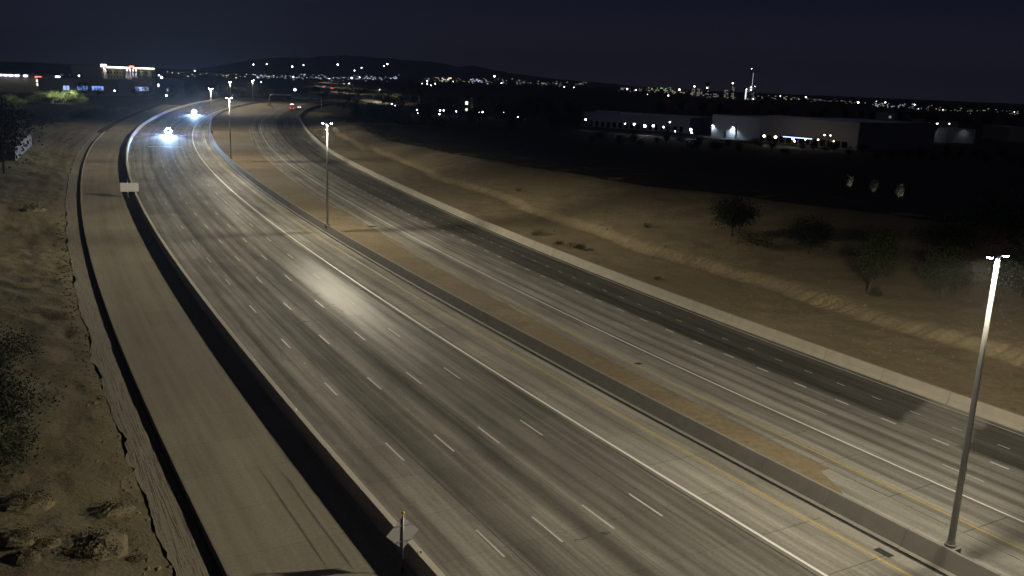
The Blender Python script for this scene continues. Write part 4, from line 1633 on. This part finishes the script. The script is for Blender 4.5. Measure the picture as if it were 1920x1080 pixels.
for fx in (0.12, 0.38, 0.64, 0.90):  # lamp bodies without lenses, added along with fill spots for ambient lot light
    mb = MB()
    mb.box((L * fx, -0.3, 5.6), (0.6, 0.5, 0.25))
    lampb = mb.build('wall_or_fill_lamp', M['dark_steel'], t)
    spot('wall_or_fill_beam', t, (L * fx, -3.0, 6.6), (L * fx, 0, 3.0), 70, (0.85, 0.92, 1.0), 140, 0.8, 0.2)  # unseen fill spot brightening the wall, set out from the lamp body
for fx in (0.1, 0.35, 0.62, 0.85):
    mb = MB()
    mb.box((L * fx, 20, 7.5), (9, 6, 1.6))
    mb.build('roof_unit', R_grey, t)
t, L = box_building('back_building', 'small grey block standing behind the wide warehouse roof', 'building', on_plane(1640, 233), on_plane(1676, 235), 20, 9.0, W_grey, R_grey)
wall_windows(t, L, 5.5, 7.5, [L * 0.75], 2.0, dim_win)
t, L = box_building('end_building', 'pale building end at the far right edge behind dark trees', 'building', on_plane(1888, 266), on_plane(1935, 268), 30, 8.0, W_tan, R_white)
t, L = box_building('gabled_building', 'grey building with lamps right of the tall dark tree', 'building', on_plane(1740, 246), on_plane(1795, 248), 22, 7.0, W_grey, R_grey)

# house-like block in the grove with two lit windows
t, L = box_building('stair_building', 'grey apartment block in the grove with two lit stair windows', 'building', on_plane(858, 220), on_plane(880, 221), 14, 11.5, W_block, R_grey)
wall_windows(t, L, 7.6, 9.6, [L * 0.74], 1.7, glow('bright stair window', (1.0, 0.94, 0.85), 2.0))
wall_windows(t, L, 3.9, 5.6, [L * 0.74], 1.6, glow('stair window', (1.0, 0.94, 0.85), 1.2))

# hotel with light bands and the blue windowed office at the left
A, B = on_plane(192, 174), on_plane(294, 172)
B = A + (B - A).normalized() * (B - A).length
t, L = box_building('hotel', 'tall building with white, red and yellow light bands under its roof', 'building', A, B, 25, 20.5, W_tan, R_grey)
bw = glow('white light band', (1.0, 0.93, 0.88), 6.0)
by = glow('yellow light band', (0.95, 1.0, 0.62), 5.0)
brd = glow('red light band', (1.0, 0.16, 0.10), 4.0)
for x0, x1, m_ in ((0.09, 0.42, bw), (0.42, 0.49, glow('pink light band', (1.0, 0.55, 0.5), 6.0)), (0.56, 0.64, glow('orange light band', (1.0, 0.5, 0.3), 5.0)), (0.65, 0.96, by)):
    mb = MB()
    mb.box((L * (x0 + x1) / 2, -0.3, 20.2), (L * (x1 - x0), 0.4, 0.9))
    mb.build('light_band', m_, t)
mb = MB()
mb.box((L * 0.525, -0.25, 21.2), (L * 0.08, 0.3, 1.6))
mb.build('red_panel', brd, t)
mb = MB()
mb.box((L * 0.035, -0.5, 21.3), (L * 0.08, 0.8, 2.0))
mb.build('corner_sign', glow('pink corner sign', (1.0, 0.62, 0.62), 6.0), t)
mb = MB()
mb.box((L * 0.045, -0.4, 10.0), (L * 0.05, 0.7, 20))
mb.build('pilaster', W_pale, t)
spot('pilaster_flood', t, (L * 0.045, -2.0, 20.5), (L * 0.045, -0.4, 14), 3500, (1.0, 0.95, 0.85), 100, 0.8, 0.2)
for k in range(4):
    x = L * (0.435 + 0.055 * k)
    mb = MB()
    mb.box((x, -0.2, 10.0), (1.3, 0.3, 19))
    mb.build('pilaster', W_pale, t)
    mb = MB()
    mb.box((x, -0.5, 18.4), (1.2, 0.25, 1.6))
    mb.build('pilaster_lamp', glow('lilac lamp%d' % k, (0.86, 0.7, 1.0), 5.0), t)
    spot('pilaster_flood', t, (x, -1.5, 17.8), (x, -0.3, 9), 2600, (0.95, 0.86, 1.0), 70, 0.8, 0.2)
for row in range(5):
    wall_windows(t, L, 2.0 + row * 3.3, 3.6 + row * 3.3, [L * (0.12 + 0.05 * i) for i in range(6)] + [L * (0.68 + 0.05 * i) for i in range(6)], 1.4, M['glass'])
for fx, w in ((0.2, 500), (0.33, 500), (0.72, 700), (0.86, 700)):
    spot('facade_flood', t, (L * fx, -4.0, 20), (L * fx, 0, 10), w, (0.9, 1.0, 0.7), 110, 0.8, 0.3)
A, B = on_plane(112, 179), on_plane(286, 180)
t, L = box_building('office', 'long low office with a row of glowing blue windows', 'building', A, B, 22, 11.0, W_tan, R_grey)
for x0, x1, m_, n in ((0.035, 0.10, blue_win2, 2), (0.175, 0.29, blue_win, 4), (0.325, 0.45, blue_win, 4), (0.80, 0.96, blue_win2, 4)):
    for i in range(n):
        w = (x1 - x0) * L / n
        mb = MB()
        mb.box((L * x0 + w * (i + 0.5), -0.04, 5.2), (w - 0.12, 0.08, 3.2))
        f = mb.build('window', M['dark_steel'], t)
        mb = MB()
        mb.box((L * x0 + w * (i + 0.5), -0.09, 5.2), (w - 0.4, 0.03, 3.0))
        mb.build('pane', m_, f)
mb = MB()
mb.box((L * 0.66, -0.2, 5.4), (L * 0.10, 0.4, 10.6))
mb.build('pale_wall', W_pale, t)
A, B = on_plane(292, 177), on_plane(346, 176)
t, L = box_building('grey_office', 'grey office with two small lit windows right of the blue windowed one', 'building', A, B, 20, 12.0, W_grey, R_grey)
wall_windows(t, L, 6.0, 8.6, [L * 0.10], 3.0, glow('white window', (0.8, 0.85, 1.0), 2.5))
wall_windows(t, L, 2.2, 4.6, [L * 0.40], 2.4, glow('green white window', (0.75, 0.9, 0.85), 0.7))
A, B = on_plane(-20, 172), on_plane(112, 174)
t, L = box_building('shopping_centre', 'long pale shopping centre with bluish lamps along its eaves at far left', 'building', A, B, 30, 12.0, W_tan, R_grey)
eave_w = glow('bluish eave lamp', (0.62, 0.60, 1.0), 7.0)
for px_, w in ((2, 2.0), (11, 2.2), (21, 2.8), (32, 2.8), (48, 2.6), (110, 3.2)):
    x = (px_ + 20) / 132.0 * L
    mb = MB()
    mb.box((x, -0.4, 11.8), (w, 0.5, 1.1))
    mb.build('eave_lamp', eave_w, t)
mb = MB()
mb.box((60 * L / 132 + 12.0, -0.4, 11.2), (4.6, 0.5, 0.9))
mb.build('red_sign', glow('red shop sign', (1.0, 0.30, 0.18), 1.6), t)
for z in (8.4, 5.8):
    mb = MB()
    mb.box((60 * L / 132 + 12.0, -0.3, z), (2.6, 0.4, 1.7))
    mb.build('lit_sign', glow('white shop sign%d' % z, (1.0, 0.9, 0.85), 2.0), t)
for k in range(7):
    spot('eave_flood', t, (L * (0.12 + 0.13 * k), -3.0, 11.5), (L * (0.12 + 0.13 * k), -0.2, 5), 160, (0.9, 0.95, 0.75), 110, 0.8, 0.2)

# downtown towers on the horizon
def tower(label, px0, px1, ytop, ybase, Y, win, dens, seed, crown=None):
    a = at_depth(px0, ybase, Y)
    b_ = at_depth(px1, ybase, Y)
    top = at_depth((px0 + px1) / 2, ytop, Y)
    h = top.z
    a.z = b_.z = 0
    t, L = box_building('tower', label, 'tower', a, b_, max(12.0, (b_ - a).length * 0.8), h, W_tan, R_grey, 'towers on the horizon', 1.0)
    r = random.Random(seed)
    fl = 4.0
    n = max(2, int(L / 4.2))
    mb = MB()
    mb2 = MB()
    z = max(4.0, h - 60)
    while z < h - 3:
        for i in range(n):
            x = (i + 0.5) * L / n
            if r.random() < dens:
                mb.box((x, -0.08, z + 1.4), (L / n * 0.7, 0.12, 2.2))
            else:
                mb2.box((x, -0.05, z + 1.4), (L / n * 0.7, 0.08, 2.2))
        z += fl
    if mb.v:
        o = mb.build('lit_windows', win, t)
        o['kind'] = 'stuff'
    if mb2.v:
        o = mb2.build('dark_windows', M['glass'], t)
        o['kind'] = 'stuff'
    return t, L, h


wdim = glow('far lit window', (1.0, 0.93, 0.78), 0.26)
wdim2 = glow('far cool window', (0.75, 0.85, 1.0), 0.2)
TY = 2600
tower('low wide tower at the left end of the distant downtown cluster', 1296, 1311, 166, 188, TY, wdim, 0.6, 1)
tower('slim tower with a lamp on its shoulder, second in the downtown cluster', 1321, 1328, 155, 188, TY, wdim, 0.5, 2)
tower('stubby tower in the middle of the downtown cluster', 1356, 1364, 168, 190, TY, wdim, 0.45, 3)
tower('narrow lit tower just left of the crane lit one', 1370, 1375, 157, 190, TY, wdim, 0.75, 4)
tower('lowest block between the downtown towers', 1336, 1347, 174, 189, TY, wdim, 0.5, 6)
tower('low block left of the downtown towers', 1312, 1320, 172, 189, TY, wdim, 0.4, 9)
t, L, h = tower('tallest tower under construction with crane and bright work lights', 1396, 1413, 165, 193, TY, wdim2, 0.15, 5)
mb = MB()
mb.tube([(L * 0.62, 4, h), (L * 0.62, 4, h + 45)], 1.8, 6)
mast = mb.build('crane_mast', M['steel'], t)
mb = MB()
mb.box((L * 0.5, 4, h + 46), (34, 1.2, 1.6))
mb.build('crane_jib', M['steel'], mast)
mb = MB()
mb.tube([(L * 0.40, 4, h), (L * 0.40, 4, h + 52)], 1.4, 6)
mb.build('hoist_mast', M['steel'], t)
wl_ = glow('work light', (0.82, 0.85, 1.0), 14.0)
for fx, z, r in ((0.40, h + 53, 1.6), (0.55, h + 2, 2.2), (0.55, h - 5, 2.0), (0.05, h - 4, 1.6), (0.95, h + 5, 1.2), (0.92, h - 30, 2.0), (0.6, h - 37, 1.6), (0.95, h - 38, 1.6)):
    mb = MB()
    mb.box((L * fx, -1.5, z), (r, 1.0, r))
    mb.build('work_light', wl_, t)
mb = MB()
mb.box((L * 0.03, -1.0, h - 22), (3.2, 0.6, 34))
mb.build('lit_column', glow('lit column', (0.75, 0.9, 0.9), 1.6), t)
mb = MB()
mb.box((L * 0.66, 3.0, h + 24), (2.6, 0.5, 36))
mb.build('mast_light', glow('mast light', (0.8, 0.85, 1.0), 0.6), mast)

# ------------------------------------------------------------------ lamps in the distance
def lamp_mesh(name, m, h, size):
    mb = MB()
    mb.tube([(0, 0, 0), (0, 0, h - size * 0.5)], [0.12, 0.07], 6, 0)
    n = 6
    for i in range(n):
        a, b_ = 2 * math.pi * i / n, 2 * math.pi * (i + 1) / n
        for z0, r0, z1, r1 in ((-1, 0.3, -0.4, 1), (-0.4, 1, 0.4, 1), (0.4, 1, 0.9, 0.2)):
            s_ = size * 0.5
            mb.quad((r0 * s_ * math.cos(a), r0 * s_ * math.sin(a), h + z0 * s_), (r0 * s_ * math.cos(b_), r0 * s_ * math.sin(b_), h + z0 * s_),
                    (r1 * s_ * math.cos(b_), r1 * s_ * math.sin(b_), h + z1 * s_), (r1 * s_ * math.cos(a), r1 * s_ * math.sin(a), h + z1 * s_), 1)
    return mb.mesh(name, [M['dark_steel'], m])


_lampcache = {}


def far_lamp(px, py, Y, mkey, size, label, group, name='lamp_post'):
    p = at_depth(px, py, Y)
    h = max(p.z, 0.8)
    key = (mkey, round(h, 1), size)
    if key not in _lampcache:
        _lampcache[key] = lamp_mesh('lamp_post', M[mkey], round(h, 1), size)
    o = link(name, _lampcache[key], None, (p.x, p.y, 0))
    return tag(o, label, 'lamp post', group)


# high masts of the interchange beyond the bend
for px, py, sz in ((475, 121, 2.0), (500, 120, 1.6), (548, 125, 2.6), (569, 122, 1.6), (633, 121, 2.6), (678, 127, 1.5), (726, 120, 2.8), (665, 132, 1.6), (720, 124, 1.4)):
    far_lamp(px, py, 1150, 'lens_cool', sz * 0.55, 'tall high mast light of the distant interchange, above the horizon', 'high mast lights of the interchange', 'high_mast')
far_lamp(553, 168, 640, 'lens_blue', 1.5, 'bright bluish street lamp above the sign gantry', None, 'high_mast')
far_lamp(365, 133, 1100, 'lens_warm', 1.0, 'single warm mast light above the farther police car', None, 'high_mast')
far_lamp(927, 143, 1500, 'lens_cool', 2.0, 'single mast light above the dark ridge in the centre', None, 'high_mast')
far_lamp(303, 145, 700, 'lens_blue', 1.6, 'bluish lamp beside the grey office corner', None)
far_lamp(298, 141, 700, 'lens_blue', 0.9, 'small bluish lamp just above the one at the grey office', None)
far_lamp(312, 179, 560, 'lens_blue', 1.0, 'low bluish lamp below the grey office', None)
far_lamp(148, 142, 700, 'lens_cool', 0.9, 'little white lamp left of the hotel over the office roof', None)
far_lamp(215, 170, 640, 'lens_cool', 0.9, 'little white lamp before the office wall', None)
lab = 'small white lamp in the row at the foot of the low shop buildings'
row = 'lamps along the shop fronts'
for px, py, sz, pw in ((1098, 224, 0.9, 30), (1172, 232, 0.8, 0), (1189, 233, 1.2, 60), (1209, 236, 1.7, 160), (1225, 236, 1.3, 60), (1244, 238, 1.0, 60), (1256, 229, 0.8, 0), (1266, 246, 0.6, 0),
                       (1295, 243, 1.5, 80), (1297, 249, 0.9, 0), (1433, 255, 1.5, 70), (1454, 257, 1.5, 70), (1487, 260, 1.4, 90), (1490, 265, 0.9, 0), (1510, 261, 0.9, 0), (1534, 262, 0.9, 0), (1546, 253, 0.7, 0), (1557, 254, 0.7, 0), (1563, 265, 0.8, 30)):
    g = on_plane(px, 249 + (px - 1190) * 0.078 + 2.5, 0)
    Y = g.y - 3
    o = far_lamp(px, py, Y, 'lens_cool' if px < 1400 else 'lens_warm', sz * 0.72, lab, row)
    if pw:
        zz = at_depth(px, py, Y).z
        point('lamp_glow', o, (0.0, -0.9, zz), pw * 2.0, (0.85, 0.88, 1.0) if px < 1400 else (1.0, 0.9, 0.75), 0.3)
for px, py, sz, mk in ((735, 195, 0.7, 'lens_blue'), (741, 198, 0.7, 'lens_blue'), (782, 206, 0.8, 'lens_blue'), (784, 212, 0.7, 'lens_cool'), (825, 207, 0.8, 'lens_blue'), (832, 207, 0.8, 'lens_blue'), (824, 214, 0.7, 'lens_cool'),
                       (855, 209, 0.8, 'lens_blue'), (860, 206, 0.9, 'lens_blue'), (876, 213, 1.0, 'lens_cool'), (898, 210, 0.8, 'lens_cool'), (905, 210, 0.8, 'lens_cool'), (944, 211, 0.7, 'lens_warm'), (971, 219, 0.9, 'lens_cool')):
    far_lamp(px, py, 560, mk, sz, 'small lamp glinting through the dark grove in the centre', 'lamps in the grove')
for px, py, sz, mk in ((1609, 192, 2.0, 'lens_warm'), (1643, 190, 1.0, 'lens_dim'), (1660, 192, 1.4, 'lens_warm'), (1715, 196, 1.3, 'lens_warm'), (1722, 204, 1.2, 'lens_dim'), (1768, 206, 1.4, 'lens_dim'), (1902, 210, 1.4, 'lens_dim'),
                       (1757, 232, 0.8, 'lens_cool'), (1743, 230, 0.8, 'lens_dim'), (1780, 232, 0.8, 'lens_dim'), (1511, 182, 1.4, 'lens_warm'), (1463, 180, 1.6, 'lens_dim'), (1192, 169, 1.4, 'lens_warm'), (1214, 177, 1.2, 'lens_dim'), (1253, 179, 1.3, 'lens_warm'),
                       (1176, 167, 1.6, 'lens_warm'), (1274, 168, 2.0, 'lens_warm'), (1326, 165, 1.6, 'lens_warm'), (1302, 162, 1.6, 'lens_warm'), (1374, 156, 1.6, 'lens_warm')):
    far_lamp(px, py, 1200 if py < 215 else 480, mk, sz, 'separate brighter lamp in the far city lights at right', 'brighter far city lamps')
for px, py, sz, mk in ((645, 157, 1.2, 'lens_dim'), (490, 153.5, 1.3, 'lens_cool'), (476, 150, 0.9, 'lens_cool'), (482, 145, 0.9, 'lens_dim'), (791, 157, 1.0, 'lens_cool'), (801, 152, 1.5, 'lens_cool'), (801, 157, 1.5, 'lens_cool'), (808, 160, 1.2, 'lens_cool'), (816, 157, 1.3, 'lens_warm'),
                       (850, 153, 1.3, 'lens_warm'), (1058, 163, 1.5, 'lens_warm'), (1076, 164, 1.3, 'lens_warm'), (940, 156, 1.3, 'lens_cool'), (659, 146, 1.6, 'lens_cool'), (674, 145, 1.2, 'lens_cool'), (550, 144, 1.6, 'lens_cool')):
    far_lamp(px, py, 900, mk, sz * 0.5, 'separate brighter lamp in the light strip above the bend', 'brighter lamps above the bend')

# the mass of small lights of the city: nobody could count them
cl = MB()
cr_ = random.Random(77)


def sprinkle(x0, x1, y0, y1, n, Y0, Y1, mi, s0, s1):
    for _ in range(n):
        x = cr_.uniform(x0, x1)
        t = (x - x0) / (x1 - x0)
        y = y0 + (y1 - y0) * t + cr_.gauss(0, 2.2)
        Y = cr_.uniform(Y0, Y1)
        p = at_depth(x, y, Y)
        sz = cr_.uniform(s0, s1) * Y / 1000.0 * (0.5 + 0.5 * cr_.random() ** 2)
        cl.box(p, (sz * cr_.uniform(1, 2.2), sz, sz), mi)


sprinkle(0, 190, 136, 142, 20, 900, 1600, 2, 0.5, 0.9)
sprinkle(310, 480, 139, 143, 26, 1200, 2000, 0, 0.5, 0.9)
sprinkle(480, 750, 143, 147, 95, 1200, 2000, 1, 0.5, 1.3)
sprinkle(480, 750, 144, 148, 60, 1200, 2000, 2, 0.5, 1.0)
sprinkle(795, 1110, 149, 158, 95, 1200, 2200, 2, 0.5, 1.2)
sprinkle(880, 915, 151, 153, 30, 1200, 2000, 1, 0.6, 1.1)
sprinkle(820, 845, 149, 149, 14, 1200, 2000, 0, 0.6, 1.2)
sprinkle(1160, 1300, 166, 174, 70, 1500, 2400, 2, 0.5, 1.1)
sprinkle(1220, 1260, 167, 168, 22, 1500, 2400, 3, 0.6, 1.1)
sprinkle(1300, 1420, 178, 186, 36, 1500, 2400, 2, 0.5, 0.9)
sprinkle(1420, 1660, 182, 195, 70, 1500, 2600, 2, 0.5, 1.0)
sprinkle(1640, 1730, 197, 203, 40, 1400, 2200, 1, 0.5, 0.9)
sprinkle(1720, 1920, 202, 212, 60, 1400, 2200, 2, 0.5, 0.9)
o = cl.build('distant_city_lights', [glow('city light warm', (1.0, 0.88, 0.66), 1.4), glow('city light cool', (0.62, 0.74, 1.0), 0.9), glow('city light dim', (0.95, 0.88, 0.68), 0.35), glow('city light green', (0.72, 1.0, 0.62), 0.5)])
o['kind'] = 'stuff'
o['label'] = 'mass of tiny city lights along the horizon'
o['category'] = 'city lights'

# lit young trees in the dark lot at right
T_cone = tree_meshes('cone', 41, 5.0, 1.0, 4.0, 34, 44, 0.22, leaf_mat('pale lit leaves', (0.07, 0.07, 0.055), (0.16, 0.16, 0.125)), 0.9)
for k, (px, py, w, lab) in enumerate(((1592, 352, 300, 'left one of three small lit trees in the dark lot'), (1636, 362, 120, 'middle one of three small lit trees in the dark lot'), (1684, 373, 260, 'right one of three small lit trees in the dark lot'))):
    p = on_plane(px, py, 0.6)
    p.z = embank_z(p)
    t = put_tree(T_cone, 'lot_tree', lab, 'tree', p, 0.8, k * 0.9, 'lit trees in the dark lot')
    l_ = thing('lot_lamp', ('left', 'middle', 'right')[k] + ' of three low garden lamps shining on the small lot trees', 'lamp', p + Vector((0.5, -2.2, 0)), 0, 'garden lamps in the dark lot')
    mb = MB()
    mb.tube([(0, 0, -0.1), (0, 0, 0.35)], [0.04, 0.06], 6)
    mb.build('stem', M['dark_steel'], l_)
    mb = MB()
    mb.box((0, 0, 0.42), (0.22, 0.18, 0.14))
    mb.build('lamp_body', M['dark_steel'], l_)
    spot('garden_beam', l_, (0, 0.15, 0.5), (-0.5, 2.2, 2.6), w, (1.0, 0.96, 0.86), 80, 0.8, 0.1)

# ------------------------------------------------------------------ mountains
mb = MB()
prof = [(250, 140), (330, 134), (400, 124), (450, 116), (490, 110), (520, 107), (560, 109), (600, 105), (650, 103), (700, 107), (750, 112), (790, 114), (830, 118), (860, 126), (885, 122), (930, 132), (980, 140), (1040, 147), (1100, 152),
        (1150, 158), (1220, 163), (1300, 171), (1420, 181)]
PY = 11000
fr = []
rr = random.Random(5)
pts = []
for (x0, y0), (x1, y1) in zip(prof, prof[1:]):
    for k in range(4):
        t = k / 4
        pts.append((x0 + (x1 - x0) * t, y0 + (y1 - y0) * t + rr.gauss(0, 0.7)))
rows = []
for (x, y) in pts:
    top = at_depth(x, y, PY)
    f = top.copy()
    h = max(top.z, 5)
    rws = []
    for j, (dy, hh) in enumerate(((-2600, 0.0), (-1500, 0.28), (-700, 0.62), (0, 1.0), (1500, 0.0))):
        jit = 1 + (rr.gauss(0, 0.10) if 0 < j < 3 else 0)
        rws.append(mb.vert((top.x * (1 + dy / PY * 0.9), PY + dy, h * hh * jit - (5 if hh == 0 else 0))))
    rows.append(rws)
for r0, r1 in zip(rows, rows[1:]):
    for j in range(4):
        mb.face((r0[j], r1[j], r1[j + 1], r0[j + 1]))
mo = fix_normals(mb.build('mountains', soil_mat('mountain rock', (0.16, 0.14, 0.13), (0.26, 0.23, 0.21), 0.002, 0.2), None, True))
struct(mo)

# ------------------------------------------------------------------ night haze over the valley
mb = MB()
mb.box((0, 7100, 209), (28600, 15400, 420.2))
hz = mb.build('haze', None)
hz.data.materials.clear()
hm = bpy.data.materials.new('thin night haze')
hm.use_nodes = True
hm.node_tree.nodes.clear()
ho = hm.node_tree.nodes.new('ShaderNodeOutputMaterial')
hv = hm.node_tree.nodes.new('ShaderNodeVolumePrincipled')
hv.inputs['Color'].default_value = (0.92, 0.94, 1.0, 1)
hv.inputs['Density'].default_value = 0.00007
hv.inputs['Anisotropy'].default_value = 0.7
hm.node_tree.links.new(hv.outputs[0], ho.inputs['Volume'])
hz.data.materials.append(hm)
hz['kind'] = 'stuff'
hz['label'] = 'thin night haze over the valley'
hz['category'] = 'haze'
